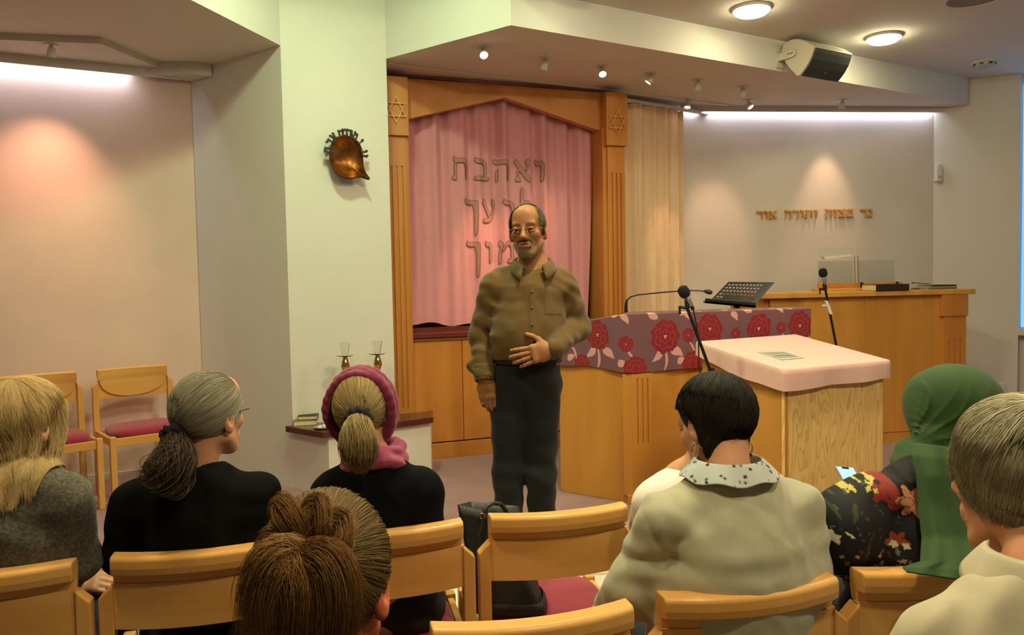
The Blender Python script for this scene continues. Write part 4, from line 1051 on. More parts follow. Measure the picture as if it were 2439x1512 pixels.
# ------------------------------------------------------------------ soft bodies: smooth unions turned into one continuous mesh
def A3(*p): return np.array(p, float)
class Body:
    def __init__(s): s.ops = []; s.lo = A3(9, 9, 9); s.hi = A3(-9, -9, -9)
    def _b(s, *pts, r):
        for p in pts: s.lo = np.minimum(s.lo, np.asarray(p) - r); s.hi = np.maximum(s.hi, np.asarray(p) + r)
    def cone(s, a, b, ra, rb=None, k=.02, sub=False, flat=None):
        """capsule from a to b; flat = (direction, factor) squashes it along a direction"""
        a, b = np.asarray(a, float), np.asarray(b, float); rb = ra if rb is None else rb
        s._b(a, b, r=max(ra, rb))
        if flat is not None: fd, ff = nrm(flat[0]), flat[1]
        def f(P):
            q = P - a; ba = b - a
            if flat is not None:
                q = q + (q @ fd)[:, None] * fd * (1 / ff - 1); ba = ba + (ba @ fd) * fd * (1 / ff - 1)
            h = np.clip(q @ ba / max(ba @ ba, 1e-9), 0, 1)
            d = np.linalg.norm(q - h[:, None] * ba, axis=1) - (ra + (rb - ra) * h)
            return d * (ff if flat is not None else 1)
        s.ops.append((f, k, sub)); return s
    def ell(s, c, r, R=None, k=.02, sub=False):
        c, r = np.asarray(c, float), np.asarray(r, float); s._b(c, r=r.max())
        def f(P):
            q = P - c
            if R is not None: q = q @ R
            k0 = np.linalg.norm(q / r, axis=1); k1 = np.linalg.norm(q / (r * r), axis=1)
            return k0 * (k0 - 1) / np.maximum(k1, 1e-6)
        s.ops.append((f, k, sub)); return s
    def cut(s, p, n, k=.004):       # removes everything on the side n points to
        p, n = np.asarray(p, float), nrm(n)
        s.ops.append((lambda P: -((P - p) @ n), k, True)); return s
    def fold(s, g): s.ops.append((g, None, None)); return s
    def __call__(s, P, use=None, rec=None):
        d = np.full(len(P), 9.0)
        for i_, (f, k, sub) in enumerate(s.ops):
            if use is not None and not use[i_]: continue
            if k is None: d = d - f(P); continue
            e = f(P)
            if rec is not None: rec[i_] = e
            if sub:
                e = -e; h = np.clip(.5 - .5 * (d - e) / k, 0, 1); d = d * (1 - h) + e * h + k * h * (1 - h)
            else:
                h = np.clip(.5 + .5 * (e - d) / k, 0, 1); d = d * h + e * (1 - h)
                d = d - k * h * (1 - h)
        return d
    def mesh(s, h, pad=.02, lo=None, hi=None):
        lo = s.lo - pad if lo is None else np.asarray(lo, float); hi = s.hi + pad if hi is None else np.asarray(hi, float)
        B = 8; nb = np.ceil((hi - lo) / (h * B)).astype(int) + 1; n = nb * B
        g = np.stack(np.meshgrid(*[np.arange(k) for k in nb], indexing='ij'), -1).reshape(-1, 3)
        rec = {}; fc = s(lo + (g * B + B / 2) * h, None, rec)
        act = (np.abs(fc) < B * h * .87 * 1.6 + .012).reshape(nb); sg = np.where(fc < 0, -1., 1.).reshape(nb)
        a2 = act.copy()
        for ax in range(3):
            for sh in (1, -1):
                r = np.roll(act, sh, ax); a2 |= r
        V = np.kron(sg, np.ones((B, B, B))).astype(np.float32)
        ids = np.argwhere(a2); sup = ids // 4; ids = ids[np.lexsort((sup[:, 2], sup[:, 1], sup[:, 0]))]
        Lh = B * h * 1.25; lin_ = (ids[:, 0] * nb[1] + ids[:, 1]) * nb[2] + ids[:, 2]; rel = np.ones((len(s.ops), len(ids)), bool)
        for i_, e in rec.items():
            k_, sb = s.ops[i_][1], s.ops[i_][2]; ee = e[lin_]
            rel[i_] = (ee < Lh * 1.6 + k_ + .01) if sb else (ee - Lh * 1.5 < fc[lin_] + Lh + k_ + .012)
        off = np.stack(np.meshgrid(*[np.arange(B)] * 3, indexing='ij'), -1).reshape(-1, 3)
        for i in range(0, len(ids), 48):
            p = (ids[i:i + 48, None] * B + off[None]).reshape(-1, 3)
            V[p[:, 0], p[:, 1], p[:, 2]] = s(lo + p * h, rel[:, i:i + 48].any(1))
        ins = V < 0; N = V.shape; st = np.array([N[1] * N[2], N[2], 1])
        cid, pos, quads = [], [], []
        for ax in range(3):
            sl0 = [slice(1, -1)] * 3; sl1 = [slice(1, -1)] * 3; sl0[ax] = slice(1, -2); sl1[ax] = slice(2, -1)
            x = np.argwhere(ins[tuple(sl0)] != ins[tuple(sl1)]) + 1
            if len(x) == 0: continue
            e = np.zeros(3, int); e[ax] = 1; y = x + e
            v0, v1 = V[x[:, 0], x[:, 1], x[:, 2]], V[y[:, 0], y[:, 1], y[:, 2]]
            p = x + e * (v0 / (v0 - v1))[:, None]
            u, w = (ax + 1) % 3, (ax + 2) % 3; eu = np.zeros(3, int); eu[u] = 1; ew = np.zeros(3, int); ew[w] = 1
            c = [x - eu - ew, x - ew, x, x - eu]; c = [q @ st for q in c]
            for q in c: cid.append(q); pos.append(p)
            qd = np.stack(c, 1); inv = ~ins[x[:, 0], x[:, 1], x[:, 2]]
            qd[inv] = qd[inv][:, ::-1]; quads.append(qd)
        cid = np.concatenate(cid); pos = np.concatenate(pos); quads = np.concatenate(quads)
        uq, inv = np.unique(cid, return_inverse=True); cnt = np.bincount(inv)
        vv = np.stack([np.bincount(inv, pos[:, i]) / cnt for i in range(3)], 1)
        F = np.searchsorted(uq, quads)
        return lo + vv * h, F
def waves(seed, n, amp, kmin, kmax, bias=None):
    rg = np.random.default_rng(seed); D = rg.normal(size=(n, 3))
    if bias is not None: D = D * np.asarray(bias)
    D /= np.linalg.norm(D, axis=1, keepdims=True); kk = rg.uniform(kmin, kmax, n); ph = rg.uniform(0, 6.28, n)
    def f(P):
        w = P + .02 * np.sin(P[:, [1, 2, 0]] * 23 + seed)
        return amp / math.sqrt(n) * np.sin(w @ (D * kk[:, None]).T + ph).sum(1)
    return f
def crease(c, amp, n, rad, ph=0., spread=1.0):      # sharp creases fanning out of a point
    c = np.asarray(c, float)
    def f(P):
        d = P - c; r_ = np.linalg.norm(d, axis=1) + 1e-4; a_ = np.arctan2(d[:, 2], d[:, 0])
        return amp * ((1 - np.abs(np.sin(a_ * n / 2 + ph + .7 * np.sin(r_ * 14)))) ** 3 - .25) * np.clip(r_ / .04, 0, 1) * np.exp(-(r_ / rad) ** 2)
    return f
def rotm(yaw, pitch=0., roll=0.):   # columns right, forward, up; yaw 0 looks along +y, positive turns left
    cy, sy = math.cos(yaw), math.sin(yaw); cp, sp_ = math.cos(pitch), math.sin(pitch)
    f = A3(-sy * cp, cy * cp, sp_); r = A3(cy, sy, 0); u = np.cross(r, f)
    r2 = r * math.cos(roll) + u * math.sin(roll); u2 = -r * math.sin(roll) + u * math.cos(roll)
    return np.stack([r2, f, u2], 1)
def head(b, c, R, s=1.0, neck=None, male=False, ears=True, detail=True):
    T = lambda *p: c + R @ (A3(*p) * s)
    E = lambda p, r, k=.012, sub=False, R2=None: b.ell(T(*p), A3(*r) * s, R if R2 is None else R @ R2, k, sub)
    Cn = lambda p, q, ra, rb=None, k=.012, sub=False: b.cone(T(*p), T(*q), ra * s, (ra if rb is None else rb) * s, k, sub)
    E((0, -.012, .034), (.075, .096, .089), .02)
    E((0, .030, -.030), (.060, .066, .085), .02)
    E((0, .066, -.098), (.026, .024, .020), .025)
    for sg in (-1, 1):
        Cn((sg * .052, .004, -.055), (sg * .020, .066, -.100), .020, .018, .02)
        E((sg * .040, .062, -.018), (.024, .024, .020), .02)
    if detail:
        Cn((-.040, .083, .026), (.040, .083, .026), .011, None, .018)
        E((0, .068, .062), (.05, .030, .045), .03)
        for sg in (-1, 1): E((sg * .031, .101, .006), (.018, .013, .012), .012, True)
        for sg in (-1, 1):
            Cn((sg * .031 - .014, .0880, .0095), (sg * .031, .0935, .0110), .0044, None, .005); Cn((sg * .031, .0935, .0110), (sg * .031 + .014, .0880, .0095), .0044, None, .005)
            Cn((sg * .031 - .013, .0868, -.0040), (sg * .031, .0912, -.0052), .0036, None, .006); Cn((sg * .031, .0912, -.0052), (sg * .031 + .013, .0868, -.0040), .0036, None, .006)
        Cn((0, .093, .014), (0, .114, -.026), .0085, .0125, .012)
        E((0, .112, -.030), (.0135, .012, .010), .008)
        for sg in (-1, 1): E((sg * .0125, .100, -.034), (.0085, .010, .007), .008)
        for sg in (-1, 1): E((sg * .006, .106, -.041), (.004, .006, .003), .004, True)
        E((0, .089, -.062), (.030, .014, .020), .02)
        Cn((-.017, .098, -.0565), (.017, .098, -.0565), .0045, None, .006)
        Cn((-.015, .097, -.069), (.015, .097, -.069), .0058, None, .006)
        Cn((-.020, .104, -.0628), (.020, .104, -.0628), .0026, None, .004, True)
        for sg in (-1, 1): Cn((sg * .022, .098, -.034), (sg * .031, .086, -.062), .0016, None, .010, True)
    if ears:
        for sg in (-1, 1):
            e = rotm(sg * -.35); base = (sg * .079, -.010, -.006)
            E(base, (.009, .019, .032), .006, False, e)
            E((sg * .087, -.006, .000), (.007, .011, .020), .005, True, e)
            E((sg * .078, -.006, -.034), (.007, .010, .010), .008, False, e)
    if neck is not None:
        rn = (.056 if male else .050) * s
        b.cone(T(0, -.028, -.055), neck, rn, rn * 1.04, .025)
    return T
def hand(b, w, Y, Z, mir=1, s=1.0, curl=(.25, .25, .28, .32, .3), spread=.10, thumb=(.75, .5)):
    """w wrist, Y along the fingers, Z out of the back of the hand; thumb on +x (mir=1) or -x"""
    Y = nrm(Y); Z = nrm(np.asarray(Z) - Y * (np.asarray(Z) @ Y)); X = np.cross(Y, Z) * mir
    M = np.stack([X, Y, Z], 1); T = lambda x, y, z: w + M @ (A3(x, y, z) * s)
    b.cone(T(0, -.03, 0), T(0, .02, 0), .026 * s, .028 * s, .015, flat=(Z, .75))
    b.cone(T(-.016, .045, 0), T(.016, .045, 0), .030 * s, .030 * s, .02, flat=(Z, .52))
    b.cone(T(-.028, .082, 0), T(.028, .082, .002), .0135 * s, .0145 * s, .016)
    L = [(.029, .090, (.038, .024, .020), .0104), (.0095, .095, (.041, .026, .021), .0107), (-.0105, .092, (.038, .025, .020), .0102), (-.0295, .084, (.030, .019, .018), .0092)]
    for i, (x, y, ls, r) in enumerate(L):
        p = A3(x, y, 0); a = spread * (x / .028) ; c = curl[i] * .6
        for j, l in enumerate(ls):
            d = A3(math.sin(a) * math.cos(c), math.cos(a) * math.cos(c), -math.sin(c)); q = p + d * l
            b.cone(T(*p), T(*q), r * (1 - .07 * j) * s, r * (.95 - .09 * j) * s, .004)
            p = q; c += curl[i] * (1.0 if j == 0 else .8)
    p = A3(.024, .022, -.006); a, c = thumb
    for j, (l, r) in enumerate(((.038, .0150), (.030, .0122), (.025, .0112))):
        d = A3(math.sin(a) * math.cos(c * .5), math.cos(a) * math.cos(c * .5), -math.sin(c * .5)); q = p + d * l
        b.cone(T(*p), T(*q), r * s, r * .9 * s, .010 if j == 0 else .004); p = q; a -= .22
    return T
# ------------------------------------------------------------------ hair strands as thin tubes
def strands(P, r, taper=.25, sides=3):
    N, K, _ = P.shape
    d = np.gradient(P, axis=1); d /= np.linalg.norm(d, axis=2, keepdims=True) + 1e-9
    ref = np.where(np.abs(d[..., 2:3]) > .9, A3(1, 0, 0), A3(0, 0, 1)); a = np.cross(ref, d); a /= np.linalg.norm(a, axis=2, keepdims=True) + 1e-9; c = np.cross(d, a)
    rr = np.asarray(r).reshape(-1, 1) * (1 - (1 - taper) * np.linspace(0, 1, K)[None] ** 2)
    th = np.arange(sides) * 2 * math.pi / sides
    V = P[:, :, None] + rr[:, :, None, None] * (np.cos(th)[None, None, :, None] * a[:, :, None] + np.sin(th)[None, None, :, None] * c[:, :, None])
    idx = np.arange(N * K * sides).reshape(N, K, sides)
    q = np.stack([idx[:, :-1], np.roll(idx, -1, 2)[:, :-1], np.roll(idx, -1, 2)[:, 1:], idx[:, 1:]], -1).reshape(-1, 4)
    return V.reshape(-1, 3), q
HAIR = mat('hair_fibre', (1, 1, 1), .58, attr=True, spec=.22)
HAIRBASE = HAIR
def hairmesh(name, parent, cap, P, r, pal, seed=3, capcol=None, groups=None):
    """cap: (verts, quads) of the mass under the strands; P: strands (N, K, 3); pal: list of colours"""
    rg = np.random.default_rng(seed); pal = np.array([lin(c) for c in pal])
    V, Q = strands(P, r); N, K = P.shape[:2]
    w = rg.dirichlet(np.ones(len(pal)) * 1.1, N)
    if groups is not None: w = .45 * w + .55 * rg.dirichlet(np.ones(len(pal)) * .5, int(max(groups)) + 1)[groups]
    col = w @ pal; col = np.repeat(col, K * 3, 0)
    if cap is not None:
        cv, cf = cap; cc = np.tile(np.array(lin(capcol)) if capcol is not None else pal.mean(0) * .8, (len(cv), 1))
        Q = np.concatenate([cf, Q + len(cv)]); V = np.concatenate([cv, V]); col = np.concatenate([cc, col])
    return raw(name, V, Q, HAIR, parent, True, colors=col)
def sph(n, rg, cond):
    out = []
    while len(out) < n:
        d = rg.normal(size=(n * 3, 3)); d /= np.linalg.norm(d, axis=1, keepdims=True); d = d[cond(d)]; out += list(d)
    return np.array(out[:n])
def slerp(a, b, t):
    dt = np.clip((a * b).sum(-1), -1, 1); o = np.arccos(dt)[:, None, None]; so = np.sin(o) + 1e-6; t = t[None, :, None]
    return np.sin((1 - t) * o) / so * a[:, None] + np.sin(t * o) / so * b[:, None]
HC_, HR_ = A3(0, -.008, .032), A3(.083, .112, .098)      # hair ellipsoid in head space
def onhead(D, k=1.0): return HC_ + D * HR_ * k
def skull_cap(c, R, s, extra=None, cutp=None, k=1.0, h=.005):
    b = Body(); b.ell(c + R @ (HC_ * s), HR_ * s * k, R, .01)
    if extra: extra(b)
    if cutp:
        for p, n in cutp: b.cut(c + R @ (A3(*p) * s), R @ A3(*n), .012)
    return b.mesh(h)
SKIN = mat('skin', (1, 1, 1), .48, attr=True, noise=.07, nscale=60, spec=.4, bump=.06, bscale=300, sss=.12)
def skin_obj(name, b, parent, h, base, paint=None, **kw):
    V, Fq = b.mesh(h, **kw); col = np.tile(np.array(lin(base)), (len(V), 1))
    if paint: paint(V, col)
    return raw(name, V, Fq, SKIN, parent, True, colors=col)
def cloth_obj(name, b, parent, h, m, paint=None, **kw):
    V, Fq = b.mesh(h, **kw)
    return raw(name, V, Fq, m, parent, True, colors=paint(V) if paint else None)
# ------------------------------------------------------------------ the standing speaker
MY = 3.52
def M(u, v, dy=0.): return ony(u, v, MY + dy)
def X0(u, z, dy=0.):    # a point at pixel column u, height z
    y = MY + dy; return A3((u - 1219.5 - .019 * 300) / 1850 * y * 1.0, y, z)
man = thing('person', 'standing bearded person with glasses, olive shirt and dark trousers', 'person', (.07, MY, 0))
mc = M(1257, 551, -.02); mR = rotm(math.pi - .22, -.02, -.05); MS = .985
neck0 = M(1272, 648, .03)
# joints
RS, LS = M(1172, 676, .02), M(1350, 680, .02)
RE, LE = M(1146, 798, .05), M(1374, 776, .07)
RW, LW_ = M(1153, 897, -.03), M(1322, 829, -.155)
bd = Body()
HT = head(bd, mc, mR, MS, neck0, male=True)
pel = M(1255, 905, .02)
bd.cone(neck0, M(1262, 700, .02), .075, .12, .04, flat=((0, 1, 0), .72)); bd.cone(M(1262, 700, .02), M(1257, 840, -.005), .135, .14, .05, flat=((0, 1, 0), .72))
bd.cone(M(1257, 840, 0), pel, .135, .13, .04, flat=((0, 1, 0), .75))
bd.cone(RS + A3(.03, 0, -.03), LS + A3(-.03, 0, -.03), .040, .040, .03)
for S_, E_, W_ in ((RS, RE, RW), (LS, LE, LW_)):
    bd.cone(S_ + A3(0, 0, -.03), E_, .040, .036, .02); bd.cone(E_, W_, .038, .026, .015)
LEGS = []
for uh, uk, uf, dyk in ((1213, 1209, 1208, -.02), (1294, 1289, 1288, -.02)):
    hp = X0(uh, .82, .03); kn = X0(uk, .46, dyk); an = X0(uf, .09, .03); LEGS.append((hp, kn, an))
    bd.cone(hp, kn, .075, .052, .03); bd.cone(kn, an, .052, .036, .02); bd.cone(an, an + A3(-.01, -.13, -.05), .036, .03, .02)
# hands: the one hanging at the side, the other laid on the belly
hand(bd, RW + A3(.004, 0, -.012), A3(.12, .02, -1), A3(-.25, -1, 0), -1, .98, (.36, .40, .45, .5), .05, (.22, .5))
hand(bd, LW_ + A3(-.016, -.012, -.003), A3(-1, -.10, -.24), A3(-.06, -1, .12), 1, 1.0, (.16, .16, .18, .20), .13, (1.0, .15))
def man_paint(V, col):
    L = ((V - mc) @ mR) / MS; x, y, z = L.T; ax = np.abs(x)
    hd_ = (np.abs(L) < A3(.12, .16, .16)).all(1)
    grey, dark = np.array(lin((128, 108, 84))), np.array(lin((86, 64, 46)))
    front = hd_ & (y > .03)
    bz = front & (z < -.068 + .55 * np.maximum(0, ax - .022)) & (z > -.125) & (y > .035)
    bz |= front & (z > -.052) & (z < -.042) & (ax < .030) & (y > .085)
    bz |= front & (ax > .024) & (ax < .040) & (z < -.040) & (z > -.11) & (y > .06)
    n = np.sin(x * 900) * np.sin(z * 760 + y * 500) * .5 + .5
    w = (bz * (.5 + .25 * n))[:, None]; col[:] = col * (1 - w) + (grey * .8 + dark * .2) * w
    ch = (bz & (z < -.088) & (ax < .026)); col[ch] = col[ch] * .5 + np.array(lin((176, 156, 122))) * .5
    ms_ = hd_ & (y > .085) & (z > -.053) & (z < -.042) & (ax < .030); col[ms_] = np.array(lin((74, 52, 36)))
    lip = hd_ & (y > .088) & (ax < .019) & (z < -.0545) & (z > -.0725); col[lip] = col[lip] * .45 + np.array(lin((150, 88, 72))) * .55
    mo = hd_ & (y > .085) & (ax < .017) & (np.abs(z + .0628) < .0022); col[mo] = np.array(lin((70, 32, 28)))
    br = hd_ & (y > .06) & (np.abs(z - (.029 - 6 * (ax - .03) ** 2)) < .0045) & (ax > .012) & (ax < .052); col[br] = col[br] * .35 + dark * .65
    sk = hd_ & (z > .04) & ((y < .02) | (ax > .06)); col[sk] = col[sk] * .8
skin_obj('body', bd, man, .0024, (164, 112, 70), man_paint)
EYE = mat('eye', (1, 1, 1), .15, attr=True, spec=.6)
def eyes(parent, T, R, s, look=A3(0, 1, 0), iris=(62, 42, 28)):
    for sg in (-1, 1):
        c = T(sg * .031, .0808, .0030); n = 24; v, f, cl = [], [], []; d = nrm(R @ look); a, b_, _ = frame(d)
        th = np.linspace(0, math.pi, 17)
        for t in th:
            for k in range(n):
                p = 2 * math.pi * k / n; v.append(c + .0125 * s * (math.cos(t) * d + math.sin(t) * (math.cos(p) * a + math.sin(p) * b_)))
                cl.append(lin((8, 6, 5)) if t < .20 else (lin(iris) if t < .50 else lin((176, 158, 138))))
        for i in range(16):
            for k in range(n): f.append((i * n + k, (i + 1) * n + k, (i + 1) * n + (k + 1) % n, i * n + (k + 1) % n))
        raw('eye', np.array(v), f, EYE, parent, True, colors=np.array(cl))
eyes(man, HT, mR, MS, A3(.12, .99, -.03))
# glasses
gl = raw('glasses', *[(m_.v, m_.f) for m_ in [MB().tube([HT(-.0075, .1085, .008), HT(0, .1105, .0115), HT(.0075, .1085, .008)], .0012, 8)]][0], GOLD, man, True)
LENS = mat('spectacle_lens', (.95, .93, .88), .03, trans=1.0, ior=1.05, spec=.8)
for sg in (-1, 1):
    ring = [HT(sg * (.031 + .0235 * math.copysign(abs(math.cos(t)) ** .7, math.cos(t))), .1075 - .009 * max(0, (math.cos(t) + .2)) ** 2, .001 + .0155 * math.copysign(abs(math.sin(t)) ** .8, math.sin(t))) for t in np.linspace(0, 2 * math.pi, 33)]
    r_ = MB().tube(ring, .0010, 6, False).tube([HT(sg * .054, .096, .008), HT(sg * .068, .085, .010), HT(sg * .078, .04, .008), HT(sg * .081, -.005, .004)], .0013, 6); r_.build('frame', GOLD, gl, smooth=True)
    MB().add(ring[:-1], [list(range(32))]).build('lens', LENS, gl)
# hair: a thin grey fringe combed back, fuller at the sides
rg = np.random.default_rng(5)
def cond(d): return (d[:, 1] < .62 - .0 * d[:, 2]) & (d[:, 2] > -.42 + .25 * (d[:, 1] > -.2) + .18 * (d[:, 1] > .30)) & ~((d[:, 2] > .50) & (d[:, 1] > .14) & (np.abs(d[:, 0]) < .60)) & ~((d[:, 1] > .42) & (np.abs(d[:, 0]) < .80) & (d[:, 2] > .1))
D = sph(5200, rg, cond); dirs = np.stack([D[:, 0] * .15, -np.ones(len(D)) * .55, -.75 + .6 * D[:, 2]], 1)
side = np.abs(D[:, 0]) > .55; dirs[side] = A3(0, -.55, -.85)
ts = np.linspace(0, 1, 8); ln = rg.uniform(.20, .42, len(D)); pts = []
cur = D.copy(); kk = .955
for t in ts:
    pts.append(onhead(cur, 0) + cur * HR_ * (kk + .065 * math.sin(t * 2.2) * np.where(side, 1.0, .75))[:, None] * 1.0)
    step = dirs - (dirs * cur).sum(1, keepdims=True) * cur + rg.normal(size=cur.shape) * .06; cur = cur + step * (ln / 8)[:, None]; cur /= np.linalg.norm(cur, axis=1, keepdims=True)
P = mc + (np.stack(pts, 1) * MS) @ mR.T
hairmesh('hair', man, None, P, np.full(len(P), .00075), [(74, 66, 54), (112, 104, 88), (56, 48, 38), (140, 132, 114)], 4)
# short beard stubble strands on chin and lip
rb = np.random.default_rng(9); xs_ = rb.uniform(-.032, .032, 620); zs_ = rb.uniform(-.118, -.043, 620)
ok = ((zs_ < -.084 + .5 * np.maximum(0, np.abs(xs_) - .02)) | ((zs_ > -.050) & (zs_ < -.043) & (np.abs(xs_) < .028)) | ((np.abs(xs_) > .023) & (zs_ > -.10) & (np.abs(xs_) < .036)))
xs_, zs_ = xs_[ok], zs_[ok]
yy_ = np.full(len(xs_), .13)
for _ in range(40):     # march onto the face
    w = mc + (np.stack([xs_, yy_, zs_], 1) * MS) @ mR.T; yy_ = yy_ - np.clip(bd(w) / MS, -.004, .01) * .9
root = np.stack([xs_, yy_, zs_], 1); d_ = np.stack([xs_ * 4, np.full(len(xs_), .35), np.full(len(xs_), -.9)], 1); d_ /= np.linalg.norm(d_, axis=1, keepdims=True)
P = np.stack([root + d_ * l for l in (-.001, .002, .004, .006)], 1); P[:, 1:, 1] += .0006
P = mc + (P * MS) @ mR.T
mu_ = (zs_ > -.056) | ((np.abs(xs_) < .029) & (zs_ > -.080))
hairmesh('beard', man, None, P[~mu_], np.full((~mu_).sum(), .0006), [(150, 130, 102), (182, 166, 138), (118, 98, 72)], 6)

# shirt
OLIVE = mat('olive_shirt', lin((98, 74, 28)), .82, noise=.10, nscale=9, bump=.12, bscale=700, sheen=.15)
sh = Body(); fy = (0, 1, 0)
sh.cone(M(1266, 662, .025), M(1262, 705, .01), .085, .135, .05, flat=(fy, .66))
sh.cone(M(1262, 715, .005), M(1258, 800, -.02), .150, .158, .06, flat=(fy, .74))
sh.cone(M(1258, 800, -.02), M(1256, 846, -.012), .156, .150, .05, flat=(fy, .76))
sh.cone(M(1205, 672, .02), M(1325, 674, .02), .064, .064, .05, flat=(fy, .9))
sh.cut(M(1256, 853, 0), (0, 0, -1), .006)
sh.cone(RS + A3(.012, 0, -.01), RE, .066, .057, .03); sh.cone(RE, RW, .057, .046, .02)
sh.cone(LS + A3(-.012, 0, -.01), LE, .066, .060, .03); sh.cone(LE, LW_, .060, .044, .02)
sh.ell(M(1125, 872, -.0), (.03, .035, .03), None, .03)
sh.ell(M(1382, 790, .03), (.04, .05, .04), None, .03)
wv = waves(3, 12, .0034, 30, 95, (1, 1, .35)); wv2 = waves(8, 10, .0032, 50, 130, (.4, .4, 1))
def shirt_fold(P):
    arm = np.clip((np.abs(P[:, 0] - .075) - .135) / .04, 0, 1)
    low = np.clip((1.12 - P[:, 2]) / .18, 0, 1)
    return wv(P) * (.55 + .5 * low) * (1 - .5 * arm) + wv2(P) * (.75 * arm + .3)
sh.fold(shirt_fold)
sh.cut(RW + nrm(RW - RE) * .012, RW - RE); 
# open the neck
sh.cone(M(1270, 640, .02), M(1266, 600, .0), .062, .075, .008, True)
sh.cone(M(1268, 664, -.13), M(1270, 610, -.06), .006, .060, .006, True)
shirt = cloth_obj('shirt', sh, man, .004, OLIVE)
def ringpath(c, ax_, r, n=28, sq=1.0, up_=(0, 0, 1)):
    a, b_, d = frame(ax_, up_); return [c + r * (math.cos(t) * a + math.sin(t) * b_ * sq) for t in np.linspace(0, 2 * math.pi, n)]
for W_, E_, r0 in ((RW, RE, .041), (LW_, LE, .041)):
    d = nrm(W_ - E_); m = MB(); prof = [(-.050, r0 + .006), (-.046, r0 + .010), (-.01, r0 + .005), (.016, r0 + .001), (.018, r0 - .003), (.010, r0 - .006)]
    m.lathe([(r, h) for h, r in prof], W_ + d * .002, d, 36); m.build('cuff', OLIVE, shirt, smooth=True)
# collar: stand with two open wings, dark inside
DKL = mat('dark_lining', lin((40, 32, 22)), .9)
def collar():
    nc = M(1268, 634, .020); nu_, nv_ = 41, 6; V = []
    for i in range(nu_):
        t = -2.66 + 5.32 * i / (nu_ - 1)          # 0 is the nape, the ends are the front opening
        cx, cyy = math.sin(t), math.cos(t); fr_ = abs(t) / 2.66
        for j in range(nv_):
            q = j / (nv_ - 1)
            hgt = .040 * (1 - .30 * fr_) ; rad = .072 + .012 * fr_
            if q < .45: k = q / .45; r, z = rad - .002 * k, .004 + hgt * k
            else:
                k = (q - .45) / .55; r = rad + .004 + .020 * k + .014 * k * fr_ ** 3; z = .004 + hgt - (.040 + .030 * fr_ ** 4) * k
            V.append(nc + A3(cx * r * 1.02, cyy * r * .95 - .030 * fr_ ** 2, z + .014 - .040 * fr_ ** 2))
    o = raw('collar', np.array(V), grid_faces(nu_, nv_), OLIVE, shirt, True)
    sm = o.modifiers.new('thick', 'SOLIDIFY'); sm.thickness = .0022; sm.offset = -1
collar()
V = []
# front placket with buttons and the breast pocket
def front(u, v, off=.0):
    p = M(u, v, -.30); d = nrm(p - c_O)
    for _ in range(60):
        e = float(sh(p[None])[0]); p = p + d * min(max(e, -.02), .03) * .9
    return p - d * off
rows = [(1268, 676), (1267.5, 690), (1267, 715), (1266.5, 740), (1266, 770), (1265, 800), (1264, 825), (1263, 846)]
V = []
for (u, v) in rows:
    for du in (-8, -7, 7, 8): V.append(front(u + du, v, .0035 if abs(du) < 8 else .0))
raw('placket', np.array(V), grid_faces(len(rows), 4), OLIVE, shirt, True)
BTN = mat('brown_button', lin((104, 84, 44)), .4)
for v in (694, 733, 773, 812):
    p = front(1267, v, .004); MB().lathe([(.0055, 0), (.0058, .0015), (.004, .0026), (.001, .0022)], p, (0, -1, .1), 16).build('button', BTN, shirt, smooth=True)
V = []
for u in np.linspace(1298, 1338, 6):
    for v in np.linspace(704, 748, 6): V.append(front(u, v, .0022))
raw('breast_pocket', np.array(V), grid_faces(6, 6), OLIVE, shirt, True)
# trousers, belt, shoes
NAVY = mat('dark_trousers', lin((18, 22, 23)), .85, noise=.15, nscale=24, bump=.2, bscale=500, sheen=.1)
tr = Body()
tr.cone(M(1256, 862, -.005), M(1255, 905, .02), .146, .152, .05, flat=(fy, .78))
for (hp, kn, an), sx_ in zip(LEGS, (-1, 1)):
    tr.cone(hp + A3(0, 0, .05), kn, .088, .067, .03, flat=(fy, .95)); tr.cone(kn, an + A3(0, 0, -.06), .066, .061, .03)
wl_ = waves(12, 10, .0036, 35, 80, (.4, .4, 1))
tr.fold(lambda P: wl_(P) * (.6 + .9 * np.exp(-((P[:, 2] - .46) / .09) ** 2) + .9 * np.exp(-((P[:, 2] - .06) / .08) ** 2)))
tr.cut(M(1256, 849, 0), (0, 0, 1), .004); tr.cut((0, 0, .022), (0, 0, -1), .004)
trs = cloth_obj('trousers', tr, man, .005, NAVY)
bl = M(1256, 853, -.004); m = MB(); n = 40
prof_ = [(-.018, .150), (-.018, .156), (.016, .154), (.016, .148)]; v = []
for h_, r_ in prof_:
    for k in range(n):
        t = 2 * math.pi * k / n; v.append(bl + A3(math.cos(t) * r_ * 1.0, math.sin(t) * r_ * .775, h_))
f = [(i * n + k, i * n + (k + 1) % n, ((i + 1) % 4) * n + (k + 1) % n, ((i + 1) % 4) * n + k) for i in range(4) for k in range(n)]
m.add(v, f).build('belt', BLACK, man, smooth=True)
for hp, kn, an in LEGS:
    s_ = Body(); a = A3(an[0], an[1], .045)
    s_.cone(a + A3(0, .04, -.01), a + A3(-.01, -.16, -.018), .040, .034, .02); s_.ell(a + A3(-.005, -.06, -.006), (.046, .12, .036), None, .02); s_.cut((0, 0, .003), (0, 0, -1), .003)
    sh_ = cloth_obj('shoe', s_, man, .005, mat('black_leather', (.018, .017, .016), .35))
for u, v, w, ax_, c_ in ((1266, 859, LW_, A3(-1, -.1, -.3), BLACKM), (1146, 953, RW, A3(.1, 0, -1), CHROME)): pass
MB().tube(ringpath(LW_ + A3(-.105, -.030, -.037), A3(-1, -.1, -.30), .0098), .0018, 8, False).build('ring', BLACKM, man, smooth=True)
MB().tube(ringpath(RW + A3(-.010, -.016, -.118), A3(.1, .1, -1), .0098), .0018, 8, False).build('ring', CHROME, man, smooth=True)
